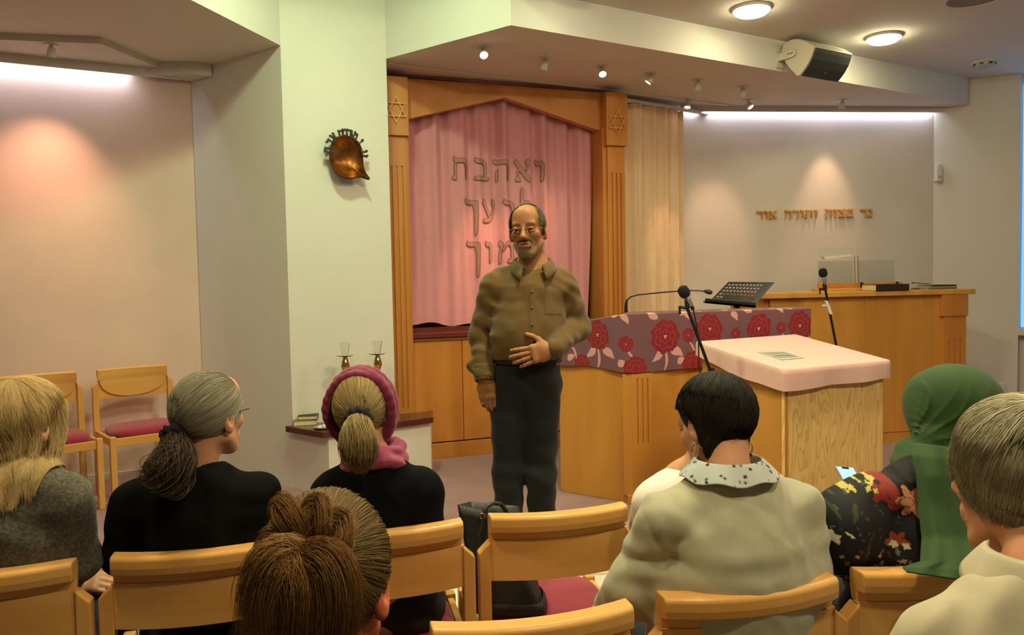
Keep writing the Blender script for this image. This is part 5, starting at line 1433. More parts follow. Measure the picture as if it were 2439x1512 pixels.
# ------------------------------------------------------------------ the seated listeners
def yaw_to(a, b): return math.atan2(-(b[0] - a[0]), b[1] - a[1])
KNIT_G = mat('grey_wool', lin((104, 98, 82)), .95, noise=.35, nscale=120, bump=.6, bscale=260, sheen=.2, col2=lin((66, 62, 52)))
KNIT_B = mat('black_knit', lin((15, 14, 14)), .95, noise=.25, nscale=60, bump=.12, bscale=900, spec=.15)
KNIT_N = mat('midnight_cardigan', lin((13, 13, 18)), .95, bump=.10, bscale=900, spec=.15)
SAGE = mat('sage_jumper', lin((176, 170, 142)), .9, noise=.06, nscale=60, bump=.10, bscale=900, sheen=.25)
WHITE_T = mat('white_cotton', lin((238, 226, 214)), .85, bump=.15, bscale=400)
LINEN = mat('beige_linen', lin((190, 178, 150)), .85, noise=.10, nscale=26, bump=.12, bscale=700)
DENIM = mat('dark_denim', lin((40, 46, 62)), .9, noise=.2, nscale=80)
MAGENTA = mat('magenta_scarf', lin((128, 20, 64)), .75, noise=.12, nscale=18, bump=.2, bscale=300, sheen=.3)
GREEN = mat('green_headscarf', lin((48, 74, 32)), .85, noise=.06, nscale=16, bump=.12, bscale=700, sheen=.05)
VELVET = mat('black_scrunchie', (.006, .006, .007), .95, bump=.9, bscale=180)
SKINC = (212, 154, 116)

def sitter(label, seatp, sh_c, sh_w, hd_c, yaw_b, yaw_h, pitch, roll, hs, top, bottom, arms, thick=.115, belly=.0, foldamp=.004, seed=1, hb=.0045, ht=.006, ears=True, hands_=(), neck_r=None, topname='jumper', face=True, paint=None, skinc=SKINC, slope=.045, extra_top=None, neck_cut=.060, legs=True, cutz=None):
    """seatp: chair seat centre on the floor; sh_c: point between the shoulders; hd_c: head centre"""
    t = thing('person', label, 'person', (seatp[0], seatp[1], LOW))
    RB = rotm(yaw_b); r, f = RB[:, 0], RB[:, 1]; up_ = A3(0, 0, 1)
    pel = A3(seatp[0], seatp[1], LOW + .55) - f * .05
    sh_c = np.asarray(sh_c, float); hd_c = np.asarray(hd_c, float); HR = rotm(yaw_h, pitch, roll)
    S = {-1: sh_c - r * sh_w - up_ * slope, 1: sh_c + r * sh_w - up_ * slope}
    mid = pel * .5 + sh_c * .5 - f * .02
    nb = sh_c + up_ * .035 + f * .012
    b = Body(); HTf = head(b, hd_c, HR, hs, nb, ears=ears, detail=face)
    b.cone(nb, sh_c - up_ * .08, .046, .072, .03, flat=(f, .75)); b.cone(sh_c - up_ * .10, pel, .10, .12, .04, flat=(f, .8))
    g = Body()
    g.cone(sh_c - up_ * .005, sh_c - up_ * .09, .075, thick * 1.05, .06, flat=(f, .8))
    g.cone(sh_c - up_ * .11, mid, sh_w * .84, sh_w * .82 + belly, .06, flat=(f, .70)); g.cone(mid, pel, sh_w * .82 + belly, sh_w * .90 + belly, .06, flat=(f, .72))
    g.cone(S[-1] + r * .05, S[1] - r * .05, .062, .062, .05, flat=(f, 1.0)); g.cone(sh_c - up_ * .006 - r * .05, sh_c - up_ * .006 + r * .05, .052, .052, .05)
    for sg, (el, wr) in arms.items():
        el, wr = np.asarray(el, float), np.asarray(wr, float)
        g.cone(S[sg] - r * sg * .004, el, .062, .054, .035); g.cone(el, wr, .054, .042, .03)
        b.cone(S[sg] - r * sg * .03 - up_ * .03, el, .036, .034, .02); b.cone(el, wr + nrm(wr - el) * .03, .034, .025, .015)
    for h_ in hands_: hand(b, *h_)
    q = Body()
    if legs:
        for sg in (-1, 1):
            hip = pel + r * sg * .09 - up_ * .03 + f * .02; kn = A3(*(hip + f * .40)[:2], LOW + .50); an = A3(*(kn + f * .03)[:2], LOW + .09)
            q.cone(hip, kn, .088, .066, .04); q.cone(kn, an, .064, .045, .03)
            b.cone(hip, kn, .07, .05, .03); b.cone(kn, an, .05, .034, .02)
        q.cone(pel - r * .08, pel + r * .08, .10, .10, .05)
    w1 = waves(seed, 10, foldamp, 22, 60, (.8, .8, .6)); w2 = waves(seed + 40, 8, foldamp * .6, 55, 110, (.5, .5, 1))
    g.fold(lambda P: w1(P) + w2(P) * .8)
    if extra_top: extra_top(g, r, f, up_, sh_c, S)
    if neck_cut: g.cone(nb + up_ * .002 - nrm(nb - hd_c) * .0, hd_c, neck_cut, neck_cut * 1.1, .008, True)
    if cutz is not None: g.cut((0, 0, cutz), (0, 0, -1), .01)
    skin_obj('body', b, t, hb, skinc, paint)
    go = cloth_obj(topname, g, t, ht, top)
    if legs:
        cloth_obj('trousers', q, t, .010, bottom)
        for sg in (-1, 1):
            hip = pel + r * sg * .09; kn = hip + f * .44; a = A3(*kn[:2], LOW + .05); s_ = Body()
            s_.cone(a - f * .03, a + f * .13 - up_ * .012, .040, .032, .03); s_.cut((0, 0, LOW + .003), (0, 0, -1), .003); cloth_obj('shoe', s_, t, .009, mat('black_leather', (.018, .017, .016), .35))
    return dict(t=t, top=go, T=HTf, HR=HR, hc=hd_c, hs=hs, r=r, f=f, S=S, sh=sh_c, nb=nb, g=g, body=b)
def W(u, v, y): return ony(u, v, y)
up = A3(0, 0, 1)
def flow_to(D, Tdir, K=12, rg=None, lift=.02, wob=.03, start=0.):
    ts = np.linspace(start, 1, K); N = len(D)
    S_ = slerp(D, np.repeat(Tdir[None], N, 0), ts); S_ /= np.linalg.norm(S_, axis=2, keepdims=True)
    ph = rg.uniform(0, 6.28, N)[:, None]; fr = rg.uniform(3, 9, N)[:, None]
    k = 1.0 + lift * np.sin(ts * math.pi)[None] + wob * .3 * np.sin(ts[None] * fr + ph) * np.sin(ts * math.pi)[None] + rg.uniform(-.012, .012, N)[:, None]
    return HC_ + S_ * HR_ * k[..., None]
def world(p, P): return p['hc'] + (P * p['hs']) @ p['HR'].T
def tail(path, radii, N, rg, K=16, wob=.25, fray=0.):
    """a bundle of strands that follows a path"""
    path = np.asarray(path, float); m = len(path); ts = np.linspace(0, 1, K)
    C = np.stack([np.interp(ts * (m - 1), np.arange(m), path[:, i]) for i in range(3)], 1)
    for _ in range(3): C[1:-1] = (C[:-2] + C[2:] + 2 * C[1:-1]) / 4
    Rr = np.interp(ts * (len(radii) - 1), np.arange(len(radii)), radii)
    d = np.gradient(C, axis=0); d /= np.linalg.norm(d, axis=1, keepdims=True); a = np.cross(d, A3(.3, 1, .1)); a /= np.linalg.norm(a, axis=1, keepdims=True); c = np.cross(d, a)
    rad = np.sqrt(rg.uniform(.1, 1, N)); th = rg.uniform(0, 6.28, N); ph = rg.uniform(0, 6.28, N); fq = rg.uniform(2, 6, N)
    th_ = th[:, None] + wob * np.sin(ts[None] * fq[:, None] + ph[:, None]); rr = rad[:, None] * (1 + wob * .5 * np.sin(ts[None] * fq[:, None] * 1.3 + ph[:, None]) + fray * ts[None] ** 2 * rg.uniform(-1, 1.5, N)[:, None])
    P = C[None] + (rr * Rr[None])[..., None] * (np.cos(th_)[..., None] * a[None] + np.sin(th_)[..., None] * c[None])
    ln = rg.uniform(.82, 1, N)      # uneven ends
    idx = (ts[None] * ln[:, None]) * (K - 1); i0 = np.clip(np.floor(idx).astype(int), 0, K - 2); fr = (idx - i0)[..., None]
    n = np.arange(N)[:, None]; return P[n, i0] * (1 - fr) + P[n, i0 + 1] * fr
def push_out(P, g, margin):      # keeps hanging strands outside the clothing
    S_ = P.shape; Q = P.reshape(-1, 3).copy(); m = Q[:, 2] < Q[:, 2].max() - .16; q = Q[m]; e = .004
    for _ in range(2):
        d = g(q); bad = d < margin; b = q[bad]
        if len(b) == 0: break
        gr = np.stack([(g(b + np.eye(3)[i] * e) - d[bad]) / e for i in range(3)], 1); gr /= np.linalg.norm(gr, axis=1, keepdims=True) + 1e-9
        q[bad] = b + gr * (margin - d[bad])[:, None] * .95
    Q[m] = q; return Q.reshape(S_)
def resample(P, K):
    t = np.linspace(0, P.shape[1] - 1, K); i = np.clip(t.astype(int), 0, P.shape[1] - 2); f = (t - i)[None, :, None]
    return P[:, i] * (1 - f) + P[:, i + 1] * f
def falling(p, D, rg, crown, theta_end, length, K=16, puff=0.0, wave=.006, curl=0., gather=None):
    """strands that leave the crown, follow the skull and then hang; returned in world space"""
    N = len(D); ts = np.linspace(0, 1, 10); cr = np.repeat(crown[None], N, 0)
    # direction of the strand's azimuth at the lower edge
    az = D - (D @ crown)[:, None] * crown; az /= np.linalg.norm(az, axis=1, keepdims=True)
    te = np.asarray(theta_end)[..., None] if np.ndim(theta_end) else np.full((N, 1), theta_end)
    endd = np.cos(te) * crown[None] + np.sin(te) * az
    st = rg.uniform(0, .5, N) ** 1.5
    S_ = []
    for t in ts:
        tt_ = st + (1 - st) * t; th = (tt_[:, None] * te); S_.append(np.cos(th) * crown[None] + np.sin(th) * az)
    S_ = np.stack(S_, 1); k = 1.0 + puff * np.sin(np.clip(ts * 1.0, 0, 1) * 2.4)[None] + rg.uniform(-.01, .02, N)[:, None]
    P = world(p, HC_ + S_ * HR_ * k[..., None])
    if np.max(length) > 0:
        e = P[:, -1]; dv = P[:, -1] - P[:, -3]; dv /= np.linalg.norm(dv, axis=1, keepdims=True)
        M_ = 9; L = length * rg.uniform(.75, 1.0, N); out = [];  cur = e; dd = dv
        for j in range(M_):
            dd = dd * .72 + A3(0, 0, -1) * .28 + (gather(cur) * .25 if gather else 0); dd /= np.linalg.norm(dd, axis=1, keepdims=True)
            cur = cur + dd * (L / M_)[:, None]; out.append(cur)
        P = np.concatenate([P, np.stack(out, 1)], 1)
    tt2 = np.linspace(0, 1, P.shape[1])[None]; ph = rg.uniform(0, 1.2, N)[:, None] + (az @ A3(3, 2, 1))[:, None] * 1.4; ph2 = rg.uniform(0, 6.3, N)[:, None]
    P = P + (wave * np.sin(tt2 * 11 + ph * 2.2) * tt2)[..., None] * p['r'] + (wave * .7 * np.sin(tt2 * 9 + ph * 3) * tt2)[..., None] * p['f'] + (.0018 * np.sin(tt2 * 7 + ph2))[..., None] * up
    return resample(P, K)

# 1. blonde person at the far left
p1 = sitter('blonde person with loose hair in a grey wool jumper, far left', SA, W(20, 1150, 2.02), .165, W(60, 1012, 2.07), math.radians(13 - 12), math.radians(-22), -.06, .03, .98, KNIT_G, NAVY,
            {1: (W(178, 1330, 2.04), W(150, 1395, 2.28)), -1: (W(-160, 1340, 2.0), W(80, 1400, 2.25))}, seed=2, ears=True, topname='wool_jumper', foldamp=.005,
            hands_=[(W(160, 1385, 2.30), A3(.9, .3, -.15), A3(.2, -.5, .8), -1, .92, (.5, .5, .5, .5), .05, (.4, .5)), (W(150, 1362, 2.34), A3(.9, .1, -.35), A3(0, -.6, .8), 1, .9, (.6, .6, .6, .6), .05, (.4, .5))])
rg = np.random.default_rng(21)
BLOND = [(190, 160, 104), (166, 132, 80), (220, 196, 144), (134, 102, 62), (204, 178, 122)]
cr1 = nrm(A3(0, -.25, .95))
D = sph(6000, rg, lambda d: (d[:, 1] < .97))
az = D - (D @ cr1)[:, None] * cr1; az /= np.linalg.norm(az, axis=1, keepdims=True); fs = az[:, 1]
te = np.interp(fs, [-1, .45, .70, .85, 1], [1.98, 1.88, 1.72, 1.5, 1.42])
ln1 = np.interp(fs, [-1, .45, .70, .85], [.23, .22, .14, .02])
Pst = falling(p1, D, rg, cr1, te, ln1 * .85, 18, .03, .012, gather=lambda c: np.tile(-p1['f'] * .55, (len(c), 1)))
Pst = push_out(Pst, p1['g'], .010)
cap = skull_cap(p1['hc'], p1['HR'], .98, cutp=[((0, .055, 0), (0, 1, -.25)), ((0, 0, -.055), (0, .2, -1))], k=.97)
hairmesh('hair', p1['t'], cap, Pst, np.full(len(Pst), .0009), BLOND, 22)

# 2. grey-haired person with a dark low ponytail
p2 = sitter('person with grey hair in a dark low ponytail and black knit top', SB, W(466, 1150, 2.13), .165, W(497, 992, 2.17), math.radians(10), math.radians(-20), .02, -.02, .98, KNIT_B, NAVY,
            {1: (W(628, 1330, 2.12), W(560, 1420, 2.35)), -1: (W(300, 1320, 2.1), W(420, 1420, 2.35))}, seed=5, topname='black_knit_top', foldamp=.004)
rg = np.random.default_rng(31)
GREY = [(120, 112, 92), (164, 154, 130), (86, 80, 64), (196, 188, 164), (104, 92, 70)]
Td = nrm(A3(-.28, -.86, -.52))
D = sph(5400, rg, lambda d: (d[:, 1] < .97) & (d[:, 2] > -.62 + .75 * np.maximum(0, d[:, 1])))
Pst = world(p2, flow_to(D, Td, 14, rg, .035, .05))
cap = skull_cap(p2['hc'], p2['HR'], .98, cutp=[((0, .092, 0), (0, 1, -.45)), ((0, 0, -.05), (0, .5, -1))], k=.985)
hairmesh('hair', p2['t'], cap, Pst, np.full(len(Pst), .0008), GREY, 32)
tie = world(p2, (HC_ + Td * HR_ * 1.06)[None])[0]
tp = [tie, W(418, 1092, 2.03), W(402, 1120, 2.0), W(388, 1152, 2.0), W(378, 1165, 2.0)]
Pt = tail(tp, [.018, .042, .046, .038, .016], 1500, rg, 18, .9, .8)
hairmesh('ponytail', p2['t'], None, Pt, np.full(len(Pt), .0011), [(56, 40, 30), (36, 26, 20), (84, 62, 44), (96, 84, 66)], 33)
d_ = nrm(tp[1] - tp[0]); a, b_, _ = frame(d_)
def scrunchie(c, d, R0, r0, parent, seed):
    a, b_, d = frame(d); v = []; n1, n2 = 60, 14
    rr = np.random.default_rng(seed).uniform(.8, 1.25, (n1, n2))
    for i in range(n1):
        t = 2 * math.pi * i / n1; o = math.cos(t) * a + math.sin(t) * b_
        for j in range(n2):
            q = 2 * math.pi * j / n2; k = r0 * (1 + .22 * math.sin(9 * t + j)) * rr[i, j]; v.append(c + o * (R0 + k * math.cos(q)) + d * k * math.sin(q) * 1.2)
    f = [(i * n2 + j, ((i + 1) % n1) * n2 + j, ((i + 1) % n1) * n2 + (j + 1) % n2, i * n2 + (j + 1) % n2) for i in range(n1) for j in range(n2)]
    raw('scrunchie', np.array(v), f, VELVET, parent, True)
scrunchie(tie + d_ * .012, d_, .026, .012, p2['t'], 4)
sg_ = MB().tube([p2['T'](.078, .0, .012), p2['T'](.076, .06, .013), p2['T'](.066, .095, .010)], .0014, 6); sg_.build('glasses_arm', BLACKM, p2['t'], smooth=True)

# 3. person with magenta scarf wound round the head
p3 = sitter('person with magenta headscarf and blonde ponytail in a dark cardigan', SC_, W(896, 1134, 2.27), .138, W(862, 985, 2.30), math.radians(2), math.radians(-2), -.02, .03, .97, KNIT_N, NAVY,
            {1: (W(1020, 1320, 2.28), W(960, 1400, 2.5)), -1: (W(780, 1300, 2.28), W(850, 1400, 2.5))}, seed=7, topname='cardigan', foldamp=.004)
rg = np.random.default_rng(41)
DBLON = [(150, 122, 74), (120, 96, 56), (184, 158, 104), (92, 72, 44), (206, 184, 134)]
Td3 = nrm(A3(.24, -.93, -.26))
D = sph(2600, rg, lambda d: (d[:, 1] < .35) & (d[:, 2] > -.7))
Pst = world(p3, flow_to(D, Td3, 14, rg, .02, .03))
cap = skull_cap(p3['hc'], p3['HR'], .97, cutp=[((0, 0, -.07), (0, .3, -1))], k=.975)
hairmesh('hair', p3['t'], cap, Pst, np.full(len(Pst), .00105), DBLON, 42)
tie = world(p3, (HC_ + Td3 * HR_ * 1.10)[None])[0]
Pt = tail([tie, tie + A3(.002, -.035, -.012), W(852, 1050, 2.09), W(856, 1085, 2.11), W(862, 1122, 2.13)], [.016, .036, .046, .042, .016], 1900, rg, 18, .3, .35)
hairmesh('ponytail', p3['t'], None, Pt, np.full(len(Pt), .0010), DBLON, 43)
scrunchie(tie + A3(0, -.012, -.002), A3(.02, -1, -.2), .024, .014, p3['t'], 6)
# the scarf: overlapping wound bands around the face side of the head
sc = Body(); T3 = p3['T']; nring = 26
for wi, (yy_, rx, rz_, rad, cz, tilt) in enumerate([(-.035, .092, .112, .013, .012, .02), (-.012, .094, .118, .016, .014, -.10), (.012, .093, .120, .016, .014, .06), (.038, .090, .116, .016, .012, -.03), (-.024, .0945, .115, .011, .013, .16)]):
    pr = None
    for i in range(nring + 1):
        t = 2 * math.pi * i / nring; q = T3(rx * math.sin(t) * 1.02, yy_ + tilt * .25 * math.sin(t) + .045 * (1 - math.cos(t)) * .5 - .01, cz + rz_ * math.cos(t) - (.0 if math.cos(t) > 0 else .0))
        if pr is not None: sc.cone(pr, q, rad, rad, .006)
        pr = q
wz = waves(17, 8, .0014, 30, 70)
sc.fold(wz)
cloth_obj('headscarf', sc, p3['t'], .0035, MAGENTA)
nk = Body(); base_ = p3['nb']
for k, (hz, rr_, rad) in enumerate([(.045, .066, .018), (.018, .078, .020), (.0, .086, .016)]):
    pr = None
    for i in range(25):
        t = 2 * math.pi * i / 24; q = base_ + A3(math.sin(t) * rr_ + .008 * math.sin(2 * t + k), math.cos(t) * rr_ * .9, hz + .012 * math.sin(t * 2 + k) - .012 * math.cos(t))
        if pr is not None: nk.cone(pr, q, rad, rad, .008)
        pr = q
nk.fold(waves(19, 8, .003, 80, 160)); cloth_obj('neck_scarf', nk, p3['t'], .004, mat('rose_scarf', lin((158, 60, 94)), .8, noise=.15, nscale=30, sheen=.3))

# 4. dark-haired person in the sage jumper
def sage_extra(g, r, f, up_, sh, S):
    g.fold(crease(W(1592, 1330, 1.72), -.0045, 5, .15, .4)); g.fold(crease(W(1925, 1330, 1.72), .004, 6, .14, 1.2))
    g.fold(lambda P: .004 * np.sin(P[:, 2] * 95 + 3 * P[:, 0]) * np.exp(-((P[:, 2] - .70) / .05) ** 2))
    g.ell(sh - f * .06 - up_ * .22, (.17, .09, .20), rotm(math.radians(13)), .06)
    g.ell(S[1] - up_ * .20 - r * .02, (.075, .09, .16), None, .05)
p4 = sitter('dark short-haired person bending forward in a sage green jumper', SE, W(1742, 1182, 1.83), .185, W(1706, 1012, 1.92), math.radians(14), math.radians(27), -.40, -.10, .98, SAGE, NAVY,
            {-1: (W(1492, 1410, 1.80), W(1440, 1470, 2.05)), 1: (W(1915, 1380, 1.85), W(1850, 1480, 2.05))}, thick=.125, belly=.035, seed=9, topname='sage_jumper', foldamp=.0055, extra_top=sage_extra)
rg = np.random.default_rng(51)
DARK = [(36, 32, 24), (22, 20, 16), (58, 50, 38), (44, 40, 32), (30, 24, 18)]
cr4 = nrm(A3(.05, -.35, .93))
D = sph(6500, rg, lambda d: (d[:, 1] < .97))
az = D - (D @ cr4)[:, None] * cr4; az /= np.linalg.norm(az, axis=1, keepdims=True)
back = az @ nrm(A3(0, -1, 0)); te = np.interp(back, [-1, -.3, .15, .5, 1], [1.25, 1.35, 1.62, 2.08, 2.25])
Pst = falling(p4, D, rg, cr4, te, np.interp(back, [-1, .2, .6, 1], [.03, .03, .085, .10]), 16, .07, .006)
cap = skull_cap(p4['hc'], p4['HR'], .98, cutp=[((0, .045, .02), (0, 1, -.55)), ((0, 0, -.055), (0, .45, -1))], k=1.0)
hairmesh('hair', p4['t'], cap, Pst, np.full(len(Pst), .0008), DARK, 52)
for sg in (-1, 1):
    e = p4['T'](sg * .083, -.010, -.050)
    MB().tube([e + A3(.010 * math.sin(t), 0, -.014 + .014 * math.cos(t)) for t in np.linspace(0, 6.28, 21)], .0016, 6, False).tube([e + A3(0, 0, -.028), e + A3(0, 0, -.040)], .003, 8).build('earring', CHROME, p4['t'], smooth=True)
# printed shirt collar over the jumper
def coll_paint(V):
    rr = np.random.default_rng(3); c = np.tile(np.array(lin((186, 190, 184))), (len(V), 1))
    pts = V[rr.integers(0, len(V), 70)]; rad = rr.uniform(.0022, .0048, 70)
    for q, ra in zip(pts, rad): c[np.linalg.norm(V - q, axis=1) < ra] = lin((54, 48, 48))
    return c
COLM = mat('printed_cotton', (1, 1, 1), .85, attr=True)
def shirt_collar(p, w0, w1, hgt, mcol, painter, name, open_=.6, lift=.0, nu_=181, nv_=34):
    nb, r, f = p['nb'], p['r'], p['f']; V = []
    for i in range(nu_):
        t = (-math.pi + open_) + 2 * (math.pi - open_) * i / (nu_ - 1)     # 0 is the nape
        for j in range(nv_):
            q = j / (nv_ - 1)
            if q < .35: k = q / .35; rad, z = w0 - .004 * k, lift + hgt * k
            else: k = (q - .35) / .65; rad, z = w0 - .004 + (w1 - w0) * k, lift + hgt - (hgt + .010) * k ** 1.2 + .004 * math.sin(t * 7) * k
            V.append(nb + r * math.sin(t) * rad * 1.08 - f * math.cos(t) * rad + A3(0, 0, z))
    V = np.array(V); o = raw(name, V, grid_faces(nu_, nv_), mcol, p['top'], True, colors=painter(V) if painter else None)
    sm = o.modifiers.new('thick', 'SOLIDIFY'); sm.thickness = .002
    return o
shirt_collar(p4, .076, .112, .030, COLM, coll_paint, 'shirt_collar', lift=.024)

# 5. child in white beside her
p5 = sitter('child in a white shirt leaning beside the sage jumper', (.70, 2.66), W(1622, 1168, 2.42), .125, W(1700, 1020, 2.40), math.radians(30), math.radians(50), -.1, .10, .86, WHITE_T, DENIM,
            {-1: (W(1528, 1290, 2.44), W(1520, 1345, 2.62)), 1: (W(1690, 1285, 2.50), W(1580, 1330, 2.7))}, thick=.085, neck_cut=.032, slope=.02, seed=11, topname='white_shirt', foldamp=.004, legs=True)
rg = np.random.default_rng(61)
D = sph(1500, rg, lambda d: d[:, 1] < .3); Pst = falling(p5, D, rg, nrm(A3(0, -.2, 1)), 1.9, .04, 12, .02, .004)
hairmesh('hair', p5['t'], skull_cap(p5['hc'], p5['HR'], .86, cutp=[((0, .05, 0), (0, 1, -.2)), ((0, 0, -.05), (0, .4, -1))]), Pst, np.full(len(Pst), .0012), [(60, 44, 28), (86, 64, 42)], 62)

# 6. person in the green headscarf
def flo(V):
    c = np.tile(np.array(lin((16, 15, 18))), (len(V), 1)); rr = np.random.default_rng(12)
    def blob(u, v, y, ru, rv, colr, ang=0., n=5, ph=0.):
        q = ony(u, v, y); k = y / 1850; dx, dz_ = (V[:, 0] - q[0]) / k, -(V[:, 2] - q[2]) / k
        a, b2 = dx * math.cos(ang) + dz_ * math.sin(ang), -dx * math.sin(ang) + dz_ * math.cos(ang); rho = np.hypot(a / ru, b2 / rv); th = np.arctan2(b2, a)
        m_ = (rho < .82 + .22 * np.sin(n * th + ph)) & (V[:, 1] < q[1] + .16); c[m_] = np.array(lin(colr)); return m_, rho
    red, pk, yel, gr, wh, teal = (134, 30, 22), (206, 140, 102), (186, 172, 84), (50, 62, 34), (214, 208, 180), (48, 66, 60)
    blob(2126, 1130, 1.86, 26, 78, red, -.12, 5, 1); blob(2106, 1178, 1.86, 22, 26, red, .5, 4); blob(2138, 1195, 1.86, 20, 38, red, .1, 3)
    m_, rho = blob(2172, 1195, 1.88, 44, 36, pk, .2, 6, 2); m2 = m_ & (np.abs(np.sin(rho * 9 + V[:, 0] * 160)) < .18); c[m2] = lin((112, 48, 34))
    for k in range(17): blob(2026 + 78 * rr.random(), 1132 + 44 * rr.random(), 1.86, 6 + 5 * rr.random(), 3 + 2.5 * rr.random(), yel, rr.uniform(0, 3), 4, rr.uniform(0, 6))
    for u, v, ru, rv, an in ((2030, 1218, 7, 26, .4), (2086, 1132, 24, 5, .1), (2052, 1300, 6, 26, .3), (1990, 1216, 5, 26, -.4), (2150, 1105, 18, 4, -.5)): blob(u, v, 1.86, ru, rv, gr, an, 2)
    for u, v, ru, rv, n in ((1962, 1235, 14, 22, 7), (1986, 1280, 20, 14, 5), (1970, 1262, 12, 10, 5), (2020, 1270, 14, 4, 3)): blob(u, v, 1.84, ru, rv, wh, .6, n)
    blob(2130, 1282, 1.86, 34, 20, (150, 62, 34), .1, 5); blob(2122, 1290, 1.86, 14, 9, wh, .2, 5); blob(2152, 1296, 1.86, 10, 9, wh, .2, 4)
    for k in range(34): blob(1985 + 190 * rr.random(), 1300 + 100 * rr.random(), 1.86, 5 + 6 * rr.random(), 4 + 4 * rr.random(), [(150, 120, 86), (96, 110, 90), (176, 150, 110), (110, 44, 34)][k % 4], rr.uniform(0, 3), 4, rr.uniform(0, 6))
    for k in range(44): blob(1970 + 180 * rr.random(), 1120 + 160 * rr.random(), 1.86, 3 + 4 * rr.random(), 2 + 2 * rr.random(), [gr, teal, (80, 84, 60)][k % 3], rr.uniform(0, 3), 3, rr.uniform(0, 6))
    return c
FLOM = mat('floral_dress', (1, 1, 1), .8, attr=True, bump=.2, bscale=400)
def hij_extra(g, r, f, up_, sh, S):
    g.ell(W(2010, 1265, 1.92), (.085, .10, .11), None, .06)
p6 = sitter('person in a green headscarf and black floral dress holding a phone', SF, W(2222, 1140, 1.98), .195, W(2264, 985, 2.06), math.radians(12), math.radians(8), -.12, -.05, .98, FLOM, FLOM,
            {-1: (W(1992, 1275, 1.98), W(2000, 1215, 2.22)), 1: (W(2350, 1320, 2.0), W(2250, 1330, 2.25))}, seed=13, topname='floral_dress', foldamp=.006, ht=.0032, ears=False, face=True, extra_top=hij_extra, neck_cut=0, legs=False,
            hands_=[(W(2070, 1245, 2.25), A3(-.3, .15, 1), A3(-.5, .8, -.1), -1, .9, (.5, .5, .5, .5), .05, (.3, .4))])
_me = p6['top'].data; _V = np.array([v.co for v in _me.vertices]) + ORIG[p6['top']]
_c = np.ones((len(_V), 4), np.float32); _c[:, :3] = flo(_V); _a = _me.color_attributes.new('Col', 'FLOAT_COLOR', 'POINT'); _a.data.foreach_set('color', _c.ravel())
q = Body(); RB = rotm(math.radians(12)); r_, f_ = RB[:, 0], RB[:, 1]; pel = A3(SF[0], SF[1], LOW + .52)
q.cone(pel - r_ * .07, pel + r_ * .07, .12, .12, .05)
for sg in (-1, 1):
    kn = pel + r_ * sg * .1 + f_ * .36; q.cone(pel + r_ * sg * .09, kn, .095, .075, .05); q.cone(kn, A3(*(kn + f_ * .03)[:2], LOW + .12), .08, .10, .05)
q.cut((0, 0, LOW + .05), (0, 0, -1), .01)
V_, F_ = q.mesh(.010); raw('skirt', V_, F_, FLOM, p6['t'], True, colors=np.tile(np.array(lin((16, 15, 18))), (len(V_), 1)))
for sg in (-1, 1):
    a = A3(*(pel + r_ * sg * .1 + f_ * .42)[:2], LOW + .05); s_ = Body(); s_.cone(a - f_ * .03, a + f_ * .13 - up * .012, .040, .032, .03); s_.cut((0, 0, LOW + .003), (0, 0, -1), .003); cloth_obj('shoe', s_, p6['t'], .009, mat('black_leather', (.018, .017, .016), .35))
hj = Body(); T6 = p6['T']; H6 = p6['HR']
hj.ell(W(2264, 968, 2.06), (.112, .128, .112), H6, .03)
hj.ell(T6(0, -.035, .015), A3(.105, .10, .105), H6, .04)
gat = W(2200, 1062, 1.955)      # the gather at the nape
gac = W(2240, 1062, 2.0)
hj.cone(T6(.0, -.02, -.03), gac, .098, .052, .05)
hj.cone(gac, p6['nb'] + p6['r'] * .015, .052, .062, .03)
hj.cone(T6(0, .02, -.085), p6['nb'] + p6['r'] * .035 + p6['f'] * .02, .062, .058, .04)
pr = None
for i in range(25):
    t = 2 * math.pi * i / 24; qn = p6['nb'] + p6['r'] * (.014 + math.sin(t) * .062) - p6['f'] * math.cos(t) * .068 + A3(0, 0, .012 + .012 * math.sin(t) + .006 * math.cos(2 * t))
    if pr is not None: hj.cone(pr, qn, .036, .036, .012)
    pr = qn
fc_open = T6(0, .15, -.012); hj.ell(fc_open, A3(.066, .08, .088), H6, .012, True)
def hij_fold(P):
    d = P - gat; rr_ = np.linalg.norm(d, axis=1) + 1e-4; ang = np.arctan2(d[:, 2], d[:, 0]); w = np.clip((rr_ - .015) / .05, 0, 1) * np.exp(-(rr_ / .23) ** 2)
    back = np.clip((2.10 - P[:, 1]) / .08, 0, 1)
    rid = 1.3 * (1 - np.abs(np.sin(ang * 6.6 + .8 * np.sin(rr_ * 16)))) ** 4 + .7 * (1 - np.abs(np.sin(ang * 10.3 + 1 + 4 * rr_))) ** 4
    low = np.exp(-((P[:, 2] - p6['nb'][2] - .02) / .05) ** 2)
    return (.0048 * rid * w * back * np.clip(np.cos(ang - .95) * 2.0, 0, 1)) + .0030 * low * np.sin(P[:, 2] * 120 + P[:, 0] * 25) + .0020 * np.sin(P @ A3(26, 9, 34))
hj.fold(hij_fold)
hjo = cloth_obj('headscarf', hj, p6['t'], .0042, GREEN)
